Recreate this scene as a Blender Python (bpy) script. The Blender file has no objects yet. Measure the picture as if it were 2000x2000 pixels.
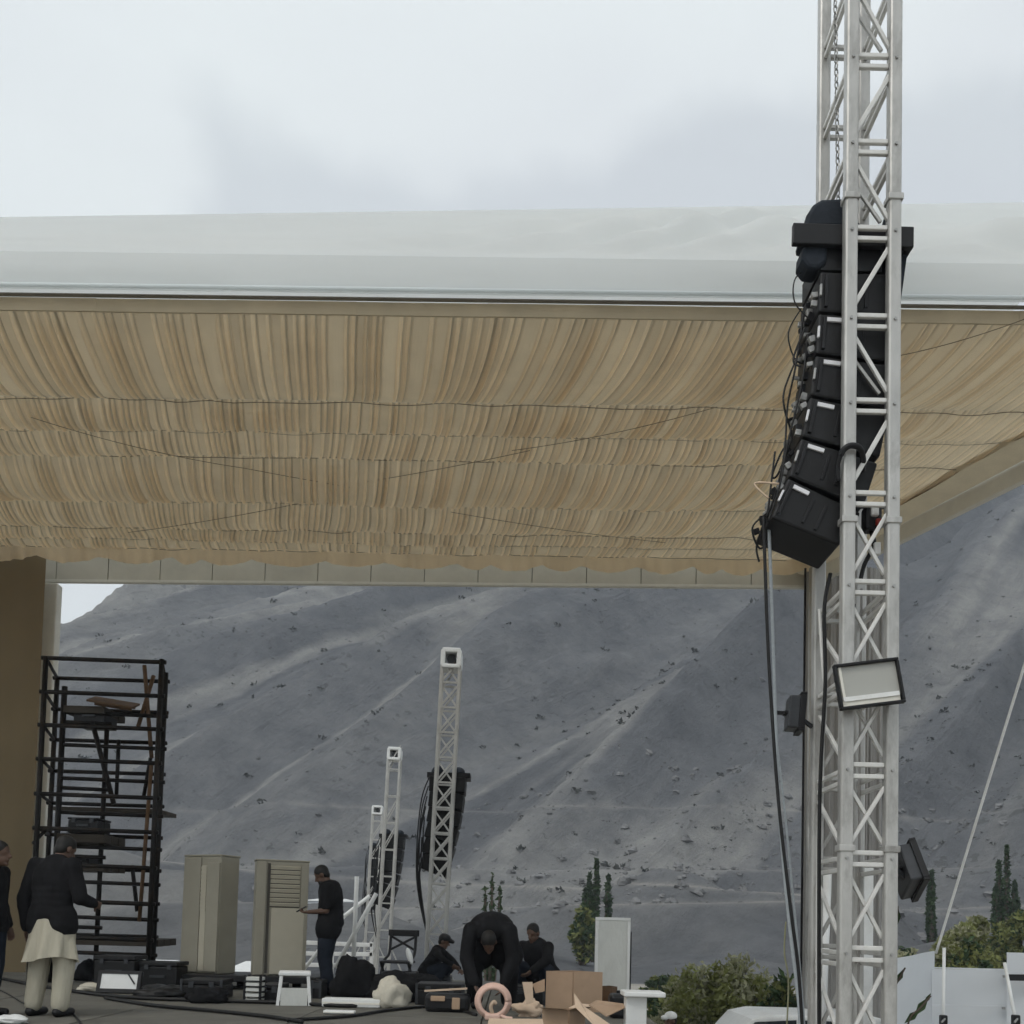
import bpy, math, random
import numpy as np
from mathutils import Vector, Matrix, noise, Euler
R = math.radians
random.seed(7)
SC = bpy.context.scene
COL = SC.collection

# ------------------------------------------------------------------ camera
EYE = 2.9            # eye height over the ground
F = 1900.0           # focal length in photo pixels (2000 px wide)
PPY = 1707.0         # principal point row
cam = bpy.data.cameras.new('camera')
cam.sensor_width = 36.0
cam.lens = 36.0 * F / 2000.0
cam.shift_y = (PPY - 1000.0) / 2000.0
cam.clip_end = 5000
cam.clip_start = 0.1
camo = bpy.data.objects.new('camera', cam)
COL.objects.link(camo)
CM = Matrix.Rotation(R(93.0), 3, 'X') @ Matrix.Rotation(R(1.5), 3, 'Z')
camo.matrix_world = Matrix.Translation((0, 0, EYE)) @ CM.to_4x4()
SC.camera = camo

def at(px, py, Y):
    d = CM @ Vector(((px - 1000.0) / F, -(py - PPY) / F, -1.0))
    return Vector((0, 0, EYE)) + d * (Y / d.y)

# ------------------------------------------------------------------ world, sun, exposure
SUN_EL, SUN_AZ = 52.0, 215.0
w = bpy.data.worlds.new('World'); SC.world = w; w.use_nodes = True
nt = w.node_tree; N = nt.nodes; L = nt.links
bg = N['Background']; bg.inputs['Strength'].default_value = 0.1
sky = N.new('ShaderNodeTexSky'); sky.sky_type = 'NISHITA'; sky.sun_disc = False
sky.sun_elevation = R(SUN_EL); sky.sun_rotation = R(SUN_AZ); sky.dust_density = 3.0
tc = N.new('ShaderNodeTexCoord')
mp = N.new('ShaderNodeMapping'); mp.inputs['Scale'].default_value = (1.0, 1.0, 2.2); mp.inputs['Location'].default_value = (0.35, 0.2, 0.55)
n1 = N.new('ShaderNodeTexNoise'); n1.inputs['Scale'].default_value = 1.7; n1.inputs['Detail'].default_value = 4.5; n1.inputs['Roughness'].default_value = 0.48; n1.inputs['Distortion'].default_value = 0.3
rp = N.new('ShaderNodeValToRGB')
rp.color_ramp.elements[0].position = 0.36; rp.color_ramp.elements[0].color = (0.70, 0.735, 0.755, 1)
rp.color_ramp.elements[1].position = 0.60; rp.color_ramp.elements[1].color = (0.755, 0.80, 0.805, 1)
sc10 = N.new('ShaderNodeVectorMath'); sc10.operation = 'SCALE'; sc10.inputs['Scale'].default_value = 10.0
mx = N.new('ShaderNodeMix'); mx.data_type = 'RGBA'; mx.inputs['Factor'].default_value = 0.93
L.new(tc.outputs['Generated'], mp.inputs['Vector']); L.new(mp.outputs['Vector'], n1.inputs['Vector'])
L.new(n1.outputs['Fac'], rp.inputs['Fac'])
n2 = N.new('ShaderNodeTexNoise'); n2.inputs['Scale'].default_value = 4.5; n2.inputs['Detail'].default_value = 4; n2.inputs['Roughness'].default_value = 0.5
L.new(tc.outputs['Generated'], n2.inputs['Vector'])
sx = N.new('ShaderNodeSeparateXYZ'); L.new(tc.outputs['Generated'], sx.inputs['Vector'])
def bank(sock, amp, lo, hi):
    ma = N.new('ShaderNodeMath'); ma.operation = 'MULTIPLY_ADD'; ma.inputs[1].default_value = amp; L.new(n2.outputs['Fac'], ma.inputs[0]); L.new(sock, ma.inputs[2])
    mr = N.new('ShaderNodeMapRange'); mr.interpolation_type = 'SMOOTHSTEP'; mr.inputs['From Min'].default_value = lo; mr.inputs['From Max'].default_value = hi; L.new(ma.outputs[0], mr.inputs['Value']); return mr.outputs['Result']
bx_ = bank(sx.outputs['X'], 0.30, -0.165, -0.10); bz_ = bank(sx.outputs['Z'], 0.22, 0.765, 0.715)
bm_ = N.new('ShaderNodeMath'); bm_.operation = 'MULTIPLY'; L.new(bx_, bm_.inputs[0]); L.new(bz_, bm_.inputs[1])
mb_ = N.new('ShaderNodeMix'); mb_.data_type = 'RGBA'; mb_.blend_type = 'MULTIPLY'; mb_.inputs['B'].default_value = (0.835, 0.845, 0.862, 1)
L.new(bm_.outputs[0], mb_.inputs['Factor']); L.new(rp.outputs['Color'], mb_.inputs['A']); L.new(mb_.outputs['Result'], sc10.inputs[0])
L.new(sky.outputs['Color'], mx.inputs['A']); L.new(sc10.outputs['Vector'], mx.inputs['B'])
L.new(mx.outputs['Result'], bg.inputs['Color'])

sun = bpy.data.lights.new('sun', 'SUN'); sun.energy = 0.7; sun.angle = R(22); sun.color = (1.0, 0.96, 0.9)
suno = bpy.data.objects.new('sun', sun); COL.objects.link(suno)
suno.rotation_euler = Euler((R(90 - SUN_EL), 0, R(180 - SUN_AZ)))
SC.view_settings.view_transform = 'Standard'; SC.view_settings.look = 'None'
SC.view_settings.exposure = 0.38; SC.view_settings.gamma = 1.0
SC.view_settings.use_curve_mapping = False
SC.render.engine = 'CYCLES'
SC.cycles.max_bounces = 6; SC.cycles.diffuse_bounces = 3; SC.cycles.glossy_bounces = 2; SC.cycles.transmission_bounces = 5; SC.cycles.volume_bounces = 0
SC.cycles.use_adaptive_sampling = True; SC.cycles.adaptive_threshold = 0.04; SC.cycles.caustics_reflective = False; SC.cycles.caustics_refractive = False
SC.cycles.use_denoising = True
SC.cycles.sample_clamp_indirect = 4.0

# ------------------------------------------------------------------ materials
MATS = {}
def mat(name, col, rough=0.7, var=0.15, scale=8.0, bump=0.0, bscale=None, metal=0.0, transl=0.0, stretch=None, spec=0.3, dirt=0.0, dirtcol=None, attr=None, tcol=None):
    if name in MATS: return MATS[name]
    m = bpy.data.materials.new(name); m.use_nodes = True
    nt = m.node_tree; N = nt.nodes; L = nt.links
    b = N['Principled BSDF']
    b.inputs['Roughness'].default_value = rough; b.inputs['Metallic'].default_value = metal
    b.inputs['Specular IOR Level'].default_value = spec
    tc = N.new('ShaderNodeTexCoord'); mpn = N.new('ShaderNodeMapping')
    if stretch: mpn.inputs['Scale'].default_value = stretch
    L.new(tc.outputs['Object'], mpn.inputs['Vector'])
    nz = N.new('ShaderNodeTexNoise'); nz.inputs['Scale'].default_value = scale; nz.inputs['Detail'].default_value = 6; nz.inputs['Roughness'].default_value = 0.6
    L.new(mpn.outputs['Vector'], nz.inputs['Vector'])
    r = N.new('ShaderNodeValToRGB')
    lo = tuple(c * (1 - var) for c in col) + (1,); hi = tuple(min(1, c * (1 + var)) for c in col) + (1,)
    r.color_ramp.elements[0].position = 0.3; r.color_ramp.elements[0].color = lo
    r.color_ramp.elements[1].position = 0.7; r.color_ramp.elements[1].color = hi
    L.new(nz.outputs['Fac'], r.inputs['Fac'])
    out = r.outputs['Color']
    if dirt > 0:
        n2 = N.new('ShaderNodeTexNoise'); n2.inputs['Scale'].default_value = scale * 0.37; n2.inputs['Detail'].default_value = 8; n2.inputs['Roughness'].default_value = 0.7
        L.new(mpn.outputs['Vector'], n2.inputs['Vector'])
        r2 = N.new('ShaderNodeValToRGB'); r2.color_ramp.elements[0].position = 0.5; r2.color_ramp.elements[0].color = (0, 0, 0, 1)
        r2.color_ramp.elements[1].position = 0.68; r2.color_ramp.elements[1].color = (dirt, dirt, dirt, 1)
        L.new(n2.outputs['Fac'], r2.inputs['Fac'])
        mm = N.new('ShaderNodeMix'); mm.data_type = 'RGBA'; mm.inputs['B'].default_value = (dirtcol or tuple(c * 0.35 for c in col)) + (1,)
        L.new(r2.outputs['Color'], mm.inputs['Factor']); L.new(out, mm.inputs['A']); out = mm.outputs['Result']
    if attr:
        at_ = N.new('ShaderNodeAttribute'); at_.attribute_name = attr
        mu = N.new('ShaderNodeMix'); mu.data_type = 'RGBA'; mu.blend_type = 'MULTIPLY'; mu.inputs['Factor'].default_value = 1.0
        L.new(out, mu.inputs['A']); L.new(at_.outputs['Color'], mu.inputs['B']); out = mu.outputs['Result']
    L.new(out, b.inputs['Base Color'])
    if bump > 0:
        nb = N.new('ShaderNodeTexNoise'); nb.inputs['Scale'].default_value = bscale or scale * 4; nb.inputs['Detail'].default_value = 5
        L.new(mpn.outputs['Vector'], nb.inputs['Vector'])
        bp = N.new('ShaderNodeBump'); bp.inputs['Strength'].default_value = bump; bp.inputs['Distance'].default_value = 0.02
        L.new(nb.outputs['Fac'], bp.inputs['Height']); L.new(bp.outputs['Normal'], b.inputs['Normal'])
    if transl > 0:
        t = N.new('ShaderNodeBsdfTranslucent'); ms = N.new('ShaderNodeMixShader'); ms.inputs['Fac'].default_value = transl
        if tcol: t.inputs['Color'].default_value = tcol + (1,)
        else: L.new(out, t.inputs['Color'])
        L.new(b.outputs['BSDF'], ms.inputs[1]); L.new(t.outputs['BSDF'], ms.inputs[2])
        L.new(ms.outputs['Shader'], N['Material Output'].inputs['Surface'])
    MATS[name] = m
    return m

M_roof = mat('roof_fabric', (0.85, 0.89, 0.90), 0.6, 0.03, 0.7, bump=0.3, bscale=2.2, stretch=(0.35, 1, 1.4), transl=0.46, spec=0.2, dirt=0.10, dirtcol=(0.6, 0.6, 0.56))
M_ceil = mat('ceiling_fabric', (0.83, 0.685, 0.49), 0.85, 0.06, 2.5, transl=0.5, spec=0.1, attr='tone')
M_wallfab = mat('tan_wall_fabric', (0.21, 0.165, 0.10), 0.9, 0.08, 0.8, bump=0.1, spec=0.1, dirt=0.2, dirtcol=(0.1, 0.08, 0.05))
M_beam = mat('beam_panel_fabric', (0.56, 0.53, 0.45), 0.8, 0.07, 3.0, spec=0.2, dirt=0.15)
M_trim = mat('pale_trim', (0.70, 0.68, 0.61), 0.6, 0.06, 5.0, spec=0.3)
M_strip = mat('tan_strip', (0.62, 0.53, 0.38), 0.9, 0.08, 3.0, spec=0.1, transl=0.3)
M_gutter = mat('dark_gutter', (0.2, 0.185, 0.155), 0.5, 0.1, 10)
M_seam = mat('seam_wire', (0.16, 0.12, 0.075), 0.8, 0.1, 10)
M_drape = mat('grey_drape', (0.30, 0.29, 0.275), 0.9, 0.12, 3.0, stretch=(6, 6, 0.4), spec=0.1, dirt=0.2)
M_alu = mat('truss_paint', (0.46, 0.455, 0.435), 0.38, 0.14, 7.0, metal=0.35, spec=0.5, dirt=0.7, dirtcol=(0.13, 0.12, 0.105), stretch=(1, 1, 0.35), bump=0.1)
M_brace = mat('brace_paint', (0.66, 0.655, 0.63), 0.4, 0.08, 9.0, metal=0.1, spec=0.5, dirt=0.25, dirtcol=(0.35, 0.33, 0.3))
M_steel = mat('dark_scaffold_steel', (0.010, 0.009, 0.008), 0.6, 0.35, 12.0, metal=0.3, dirt=0.35, dirtcol=(0.06, 0.035, 0.018))
M_plank = mat('dirty_plank', (0.05, 0.042, 0.033), 0.8, 0.25, 6.0, stretch=(1, 8, 8))
M_plank2 = mat('brown_board', (0.11, 0.065, 0.035), 0.8, 0.25, 6.0)
M_spk = mat('speaker_black', (0.005, 0.005, 0.0055), 0.55, 0.2, 20.0, bump=0.15, bscale=160, spec=0.35)
M_black = mat('black_plastic', (0.008, 0.008, 0.009), 0.5, 0.2, 20.0, spec=0.3)
M_cable = mat('cable_rubber', (0.009, 0.009, 0.009), 0.5, 0.1, 30.0)
M_cableg = mat('cable_grey', (0.33, 0.36, 0.38), 0.5, 0.1, 30.0)
M_bag = mat('navy_bag', (0.013, 0.018, 0.026), 0.75, 0.3, 9.0, bump=0.3, bscale=14)
M_label = mat('white_label', (0.72, 0.72, 0.74), 0.5, 0.05, 20.0)
M_conn = mat('connector_grey', (0.34, 0.34, 0.33), 0.4, 0.3, 30.0, metal=0.4)
M_white = mat('white_paint', (0.72, 0.73, 0.72), 0.45, 0.05, 6.0, dirt=0.3, dirtcol=(0.45, 0.43, 0.38))
M_panelw = mat('white_tent_wall', (0.66, 0.69, 0.72), 0.6, 0.04, 1.5, bump=0.15, bscale=2.5, dirt=0.15, dirtcol=(0.5, 0.5, 0.49), transl=0.15)
M_ac = mat('beige_enamel', (0.31, 0.29, 0.23), 0.5, 0.05, 3.0, dirt=0.15)
M_acl = mat('beige_enamel_pale', (0.47, 0.435, 0.345), 0.5, 0.05, 3.0, dirt=0.1)
M_slot = mat('vent_slot', (0.06, 0.055, 0.045), 0.7, 0.1, 10)
M_stage = mat('stage_concrete', (0.12, 0.116, 0.10), 0.85, 0.25, 1.6, bump=0.3, bscale=9, dirt=0.5, dirtcol=(0.08, 0.078, 0.068))
M_card = mat('cardboard', (0.40, 0.28, 0.19), 0.85, 0.08, 5.0, dirt=0.15)
M_cardin = mat('cardboard_pale', (0.55, 0.42, 0.31), 0.85, 0.08, 5.0)
M_hose = mat('pink_hose', (0.66, 0.45, 0.37), 0.5, 0.08, 14.0)
M_foam = mat('foam_panel', (0.58, 0.59, 0.56), 0.85, 0.06, 6.0, bump=0.5, bscale=11, stretch=(1, 1, 0.5), dirt=0.3, dirtcol=(0.42, 0.43, 0.41))
M_cloth = mat('cream_cloth', (0.52, 0.49, 0.41), 0.9, 0.12, 6.0, bump=0.2)
M_grass = mat('grass', (0.07, 0.085, 0.035), 0.9, 0.4, 0.4)
M_bark = mat('bark', (0.09, 0.07, 0.055), 0.9, 0.3, 6.0)
M_leafd = mat('leaf_dark', (0.045, 0.075, 0.032), 0.6, 0.5, 1.2, transl=0.25, spec=0.2)
M_leaf = mat('leaf_mid', (0.18, 0.195, 0.065), 0.6, 0.45, 1.0, transl=0.3, spec=0.2)
M_leafp = mat('leaf_pale', (0.32, 0.32, 0.2), 0.7, 0.4, 1.0, transl=0.3, spec=0.2)
M_scrub = mat('scrub', (0.07, 0.072, 0.066), 0.9, 0.4, 0.2, spec=0.05)
M_rock = mat('boulder_rock', (0.18, 0.18, 0.18), 0.9, 0.35, 0.5, bump=0.4, bscale=2.0, spec=0.1)
M_skin = mat('skin', (0.10, 0.058, 0.04), 0.55, 0.08, 12.0)
M_hair = mat('hair', (0.008, 0.007, 0.006), 0.6, 0.2, 60.0)
M_shirt = mat('black_shirt', (0.011, 0.011, 0.012), 0.9, 0.25, 9.0, bump=0.4, bscale=10, spec=0.1)
M_navy = mat('navy_trousers', (0.016, 0.02, 0.028), 0.9, 0.25, 9.0, bump=0.4, bscale=10, spec=0.1)
M_cream = mat('cream_trousers', (0.40, 0.375, 0.30), 0.9, 0.15, 5.0, bump=1.0, bscale=13, spec=0.1, stretch=(1, 1, 0.22), dirt=0.3, dirtcol=(0.26, 0.24, 0.19))
M_glass = mat('car_glass', (0.02, 0.025, 0.03), 0.08, 0.05, 3.0, spec=0.6)
M_flood = mat('flood_glass', (0.37, 0.37, 0.34), 0.25, 0.03, 3.0, spec=0.5)
M_grey = mat('dark_grey_metal', (0.05, 0.053, 0.058), 0.45, 0.15, 9.0, metal=0.3)
M_red = mat('red_plastic', (0.25, 0.03, 0.02), 0.5, 0.1, 9.0)
M_ground = mat('dry_ground', (0.33, 0.31, 0.275), 0.95, 0.25, 0.15, bump=0.4, bscale=2.0, dirt=0.3, spec=0.1)

# ------------------------------------------------------------------ mesh helpers
class MB:
    def __init__(s): s.v = []; s.f = []
    def add(s, vs, fs):
        o = len(s.v); s.v += [tuple(p) for p in vs]; s.f += [tuple(i + o for i in f) for f in fs]; return s
    def hexa(s, p):   # 8 points: bottom 4 (ccw from above), top 4
        return s.add(p, [(3, 2, 1, 0), (4, 5, 6, 7), (0, 1, 5, 4), (1, 2, 6, 5), (2, 3, 7, 6), (3, 0, 4, 7)])
    def box(s, c, d, rot=None):
        x, y, z = d[0] / 2, d[1] / 2, d[2] / 2
        ps = [Vector(q) for q in ((-x, -y, -z), (x, -y, -z), (x, y, -z), (-x, y, -z), (-x, -y, z), (x, -y, z), (x, y, z), (-x, y, z))]
        if rot is not None: ps = [rot @ q for q in ps]
        c = Vector(c); return s.hexa([q + c for q in ps])
    def bar(s, a, b, w, h=None, up=(0, 0, 1)):
        a = Vector(a); b = Vector(b); h = h or w; d = (b - a)
        if d.length < 1e-6: return s
        d.normalize(); u = Vector(up)
        if abs(d.dot(u)) > 0.95: u = Vector((0, 1, 0))
        sd = d.cross(u).normalized(); u2 = sd.cross(d).normalized()
        q = []
        for p in (a, b):
            q += [p - sd * w / 2 - u2 * h / 2, p + sd * w / 2 - u2 * h / 2, p + sd * w / 2 + u2 * h / 2, p - sd * w / 2 + u2 * h / 2]
        return s.add(q, [(0, 1, 2, 3), (7, 6, 5, 4), (0, 4, 5, 1), (1, 5, 6, 2), (2, 6, 7, 3), (3, 7, 4, 0)])
    def tube(s, pts, r, n=8, cap=True):
        pts = [Vector(p) for p in pts]; k = len(pts)
        rs = r if isinstance(r, (list, tuple)) else [r] * k
        vs = []; fs = []; prev = None
        for i, p in enumerate(pts):
            d = (pts[min(i + 1, k - 1)] - pts[max(i - 1, 0)])
            d = d.normalized() if d.length > 1e-9 else Vector((0, 0, 1))
            if prev is None:
                u = Vector((0, 0, 1)) if abs(d.z) < 0.9 else Vector((1, 0, 0))
                a = d.cross(u).normalized()
            else:
                a = prev - d * prev.dot(d)
                a = a.normalized() if a.length > 1e-6 else d.orthogonal().normalized()
            prev = a; b = d.cross(a)
            for j in range(n):
                t = 2 * math.pi * j / n
                vs.append(p + (a * math.cos(t) + b * math.sin(t)) * rs[i])
        for i in range(k - 1):
            for j in range(n):
                j2 = (j + 1) % n
                fs.append((i * n + j, i * n + j2, (i + 1) * n + j2, (i + 1) * n + j))
        if cap:
            fs.append(tuple(range(n - 1, -1, -1))); fs.append(tuple((k - 1) * n + j for j in range(n)))
        return s.add(vs, fs)
    def ell(s, c, r, rot=None, nu=14, nv=9):
        c = Vector(c); vs = []; fs = []
        if not isinstance(r, (tuple, list)): r = (r, r, r)
        for i in range(1, nv):
            ph = math.pi * i / nv
            for j in range(nu):
                t = 2 * math.pi * j / nu
                q = Vector((r[0] * math.sin(ph) * math.cos(t), r[1] * math.sin(ph) * math.sin(t), r[2] * math.cos(ph)))
                if rot is not None: q = rot @ q
                vs.append(c + q)
        tp = Vector((0, 0, r[2])); bt = Vector((0, 0, -r[2]))
        if rot is not None: tp = rot @ tp; bt = rot @ bt
        vs += [c + tp, c + bt]; T = len(vs) - 2; B = len(vs) - 1
        for i in range(nv - 2):
            for j in range(nu):
                j2 = (j + 1) % nu
                fs.append((i * nu + j, (i + 1) * nu + j, (i + 1) * nu + j2, i * nu + j2))
        for j in range(nu):
            j2 = (j + 1) % nu
            fs.append((T, j, j2)); fs.append((B, (nv - 2) * nu + j2, (nv - 2) * nu + j))
        return s.add(vs, fs)
    def cap(s, a, b, ra, rb, n=12):     # tapered capsule
        a = Vector(a); b = Vector(b); d = (b - a); Ln = d.length
        if Ln < 1e-5: return s.ell(a, ra)
        d.normalize(); pts = []; rs = []
        for k in range(5):
            t = math.pi / 2 * k / 4; pts.append(a - d * ra * math.cos(t) * 0.999); rs.append(max(0.0008, ra * math.sin(t)))
        for k in range(1, 4):
            t = k / 4; pts.append(a + d * Ln * t); rs.append(ra + (rb - ra) * t)
        for k in range(5):
            t = math.pi / 2 * k / 4; pts.append(b + d * rb * math.sin(t) * 0.999); rs.append(max(0.0008, rb * math.cos(t)))
        return s.tube(pts, rs, n)
    def quad(s, a, b, c, d): return s.add([a, b, c, d], [(0, 1, 2, 3)])
    def leaf(s, p, sz, rnd):
        a = Vector((rnd.gauss(0, 1), rnd.gauss(0, 1), rnd.gauss(0, 1))).normalized(); b = a.orthogonal().normalized()
        b = Matrix.Rotation(rnd.random() * 6.28, 3, a) @ b
        c = a.cross(b); p = Vector(p)
        return s.add([p - b * sz, p - c * sz * 0.45, p + b * sz, p + c * sz * 0.45], [(0, 1, 2, 3)])
    def mesh(s, name):
        me = bpy.data.meshes.new(name); me.from_pydata(s.v, [], s.f); me.update(); return me
    def build(s, name, m, parent=None, smooth=False, bevel=0.0, loc=None):
        me = s.mesh(name); me.materials.append(m)
        if smooth: me.polygons.foreach_set('use_smooth', [True] * len(me.polygons))
        o = bpy.data.objects.new(name, me); COL.objects.link(o)
        if parent is not None: o.parent = parent
        if loc is not None: o.location = loc
        if bevel > 0:
            bv = o.modifiers.new('bevel', 'BEVEL'); bv.width = bevel; bv.segments = 2; bv.limit_method = 'ANGLE'; bv.angle_limit = R(40)
        return o

def tag(o, label=None, cat=None, group=None, kind=None):
    if label: o['label'] = label
    if cat: o['category'] = cat
    if group: o['group'] = group
    if kind: o['kind'] = kind
    return o
def thing(name, label, cat, loc=(0, 0, 0), group=None, rz=0.0):
    o = bpy.data.objects.new(name, None); COL.objects.link(o); o.location = loc; o.rotation_euler = (0, 0, rz)
    o.empty_display_size = 0.1
    return tag(o, label, cat, group)
def copy_part(o, parent, loc=None, name=None):
    c = o.copy(); COL.objects.link(c); c.parent = parent
    if loc is not None: c.location = loc
    return c
def sag(a, b, s, n=12):
    a = Vector(a); b = Vector(b)
    return [a.lerp(b, i / n) - Vector((0, 0, s * 4 * (i / n) * (1 - i / n))) for i in range(n + 1)]
def smooth_path(pts, n=6):
    P = [Vector(p) for p in pts]; out = []
    for i in range(len(P) - 1):
        p0 = P[max(i - 1, 0)]; p1 = P[i]; p2 = P[i + 1]; p3 = P[min(i + 2, len(P) - 1)]
        for k in range(n):
            t = k / n
            out.append(0.5 * ((2 * p1) + (p2 - p0) * t + (2 * p0 - 5 * p1 + 4 * p2 - p3) * t * t + (3 * p1 - p0 - 3 * p2 + p3) * t ** 3))
    out.append(P[-1]); return out
def colattr(me, cols):
    a = me.color_attributes.new('tone', 'FLOAT_COLOR', 'POINT')
    a.data.foreach_set('color', np.asarray(cols, dtype=np.float32).ravel())

# ================================================================== SETTING
# ---- ground sheet
def build_ground():
    S = 2500; mb = MB(); n = 24
    xs = [-S + 2 * S * i / n for i in range(n + 1)]
    mb.add([(x, y, 0) for y in xs for x in xs], [(j * (n + 1) + i, j * (n + 1) + i + 1, (j + 1) * (n + 1) + i + 1, (j + 1) * (n + 1) + i) for j in range(n) for i in range(n)])
    tag(mb.build('ground', M_ground), kind='structure')
build_ground()

# ---- mountain
def fbm(x, y, o=4, g=0.5):
    s = 0; a = 1
    for k in range(o):
        s += a * noise.noise((x, y, 3.7 * k)); x *= 2.03; y *= 2.03; a *= g
    return s
PATH = 0.0
BENCH = ((9.2, 2.0, 1.7), (4.2, 1.3, 1.0), (6.4, 1.0, 0.6), (17.0, 1.0, 0.5))
def hill(X, Y):
    base = 0.15 * X + 0.60 * (Y - 92)
    foot = 0.075 * (Y - 42) + 6.0 * max(-.2, noise.noise((X / 34 + 4, Y / 15, 1.0))) * min(1, max(0, (Y - 42) / 15)) + 1.6 * noise.noise((X / 22, Y / 14, 3.0)) * min(1, max(0, (Y - 42) / 20)) + 1.0 * noise.noise((X / 7, Y / 5, 6.0)) * min(1, max(0, (Y - 42) / 20))
    # gullies and spurs run diagonally down to the left
    s = (X - Y) * 0.7071; t = (X + Y) * 0.7071
    if base > 0:
        k = min(1, base / 40)
        rg = 1 - abs(noise.noise((s / 34 + 0.35 * noise.noise((t / 90, s / 70, 1)), t / 260, 5.0))) * 2
        base += k * 21.0 * (rg - 0.4)
        rg2 = 1 - abs(noise.noise((s / 13, t / 120, 9.0))) * 2
        base += k * 5.0 * (rg2 - 0.4)
        base += k * 0.8 * noise.noise((s / 5.2, t / 60, 12.0))
    flank = 80 + 1.5 * (X + 113) + 0.5 * (Y - 262) + 4 * fbm(X / 30, Y / 30, 3)
    kf = 5.0; dd = max(-1.0, min(1.0, (base - foot) / kf)); hi_ = max(base, foot) + kf * 0.25 * (1 - abs(dd)) ** 2
    fk = flank if flank > foot else foot; ks = 16.0; d2 = max(-1.0, min(1.0, (hi_ - fk) / ks)); h = min(hi_, fk) - ks * 0.25 * (1 - abs(d2)) ** 2 * min(1, max(0, hi_ / 40))
    top = 195 + 0.05 * X + 14 * fbm(X / 120, Y / 120, 3)
    h = min(h, top)
    h += 0.9 * fbm(X / 14, Y / 14, 5, .58) * min(1, max(0, h / 15 + 0.2)) + 0.25 * fbm(X / 3.5, Y / 3.5, 2) * min(1, max(0, h / 8))
    global PATH
    PATH = 0.0
    # old road benches cut into the foot
    for hb, wd, dep in BENCH:
        hb2 = hb + 1.2 * noise.noise((X / 45, 2.2, hb)) + (0.03 * X if hb < 6 else 0) - (0.05 * X if hb == 6.4 else 0)
        d = (h - hb2) / wd
        h -= dep * math.tanh(d * 1.4) * math.exp(-d * d * 0.35)
        PATH = max(PATH, math.exp(-(d * 2.6 + .35 * noise.noise((X / 5, Y / 5, hb))) ** 2) * max(0, min(1, .75 + 1.2 * noise.noise((X / 26, hb * 3, 7.0)))) * (1.0 if hb != 17.0 else .5))
    return h if h > -1 else -1
def build_mountain():
    na, nr = 520, 380
    us = np.linspace(-1.25, 1.25, na)
    ys = 38 * (480 / 38.0) ** (np.linspace(0, 1, nr))
    vs = []; pc = []
    for y in ys:
        for u in us:
            X = u * y; vs.append((X, y, hill(X, y))); pc.append((PATH, PATH, PATH, 1))
    fs = [(j * na + i, j * na + i + 1, (j + 1) * na + i + 1, (j + 1) * na + i) for j in range(nr - 1) for i in range(na - 1)]
    me = bpy.data.meshes.new('mountain'); me.from_pydata(vs, [], fs); me.update()
    me.polygons.foreach_set('use_smooth', [True] * len(me.polygons))
    m = bpy.data.materials.new('scree_slope'); m.use_nodes = True
    nt = m.node_tree; N = nt.nodes; L = nt.links; b = N['Principled BSDF']; b.inputs['Roughness'].default_value = 0.95; b.inputs['Specular IOR Level'].default_value = 0.1
    tc = N.new('ShaderNodeTexCoord')
    rot = N.new('ShaderNodeMapping'); rot.vector_type = 'POINT'; rot.inputs['Rotation'].default_value = (0, 0, R(-45))
    L.new(tc.outputs['Object'], rot.inputs['Vector'])
    st = N.new('ShaderNodeMapping'); st.inputs['Scale'].default_value = (0.0032, 0.026, 0.003); L.new(rot.outputs['Vector'], st.inputs['Vector'])
    nA = N.new('ShaderNodeTexNoise'); nA.inputs['Scale'].default_value = 1.0; nA.inputs['Detail'].default_value = 6; nA.inputs['Roughness'].default_value = 0.52; nA.inputs['Distortion'].default_value = 0.5
    L.new(st.outputs['Vector'], nA.inputs['Vector'])
    rA = N.new('ShaderNodeValToRGB'); e = rA.color_ramp.elements
    e[0].position = 0.34; e[0].color = (0.112, 0.118, 0.128, 1); e[1].position = 0.74; e[1].color = (0.285, 0.28, 0.268, 1)
    x = e.new(0.5); x.color = (0.165, 0.17, 0.178, 1)
    x = e.new(0.6); x.color = (0.215, 0.216, 0.215, 1)
    L.new(nA.outputs['Fac'], rA.inputs['Fac'])
    nB = N.new('ShaderNodeTexNoise'); nB.inputs['Scale'].default_value = 0.16; nB.inputs['Detail'].default_value = 10; nB.inputs['Roughness'].default_value = 0.78
    L.new(tc.outputs['Object'], nB.inputs['Vector'])
    rB = N.new('ShaderNodeValToRGB'); rB.color_ramp.elements[0].position = 0.33; rB.color_ramp.elements[0].color = (0.70, 0.71, 0.73, 1); rB.color_ramp.elements[1].position = 0.68; rB.color_ramp.elements[1].color = (1.26, 1.25, 1.23, 1)
    L.new(nB.outputs['Fac'], rB.inputs['Fac'])
    # thin pale scree runs
    st2 = N.new('ShaderNodeMapping'); st2.inputs['Scale'].default_value = (0.0035, 0.028, 0.002); st2.inputs['Location'].default_value = (0.7, 0.3, 0.1); L.new(rot.outputs['Vector'], st2.inputs['Vector'])
    nC = N.new('ShaderNodeTexNoise'); nC.inputs['Scale'].default_value = 1.0; nC.inputs['Detail'].default_value = 5; nC.inputs['Roughness'].default_value = 0.5; nC.inputs['Distortion'].default_value = 0.25
    L.new(st2.outputs['Vector'], nC.inputs['Vector'])
    rC = N.new('ShaderNodeValToRGB'); e = rC.color_ramp.elements
    e[0].position = 0.455; e[0].color = (0, 0, 0, 1); e[1].position = 0.545; e[1].color = (0, 0, 0, 1); x = e.new(0.49); x.color = (0.75, 0.75, 0.75, 1); x = e.new(0.505); x.color = (0.6, 0.6, 0.6, 1)
    L.new(nC.outputs['Fac'], rC.inputs['Fac'])
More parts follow.
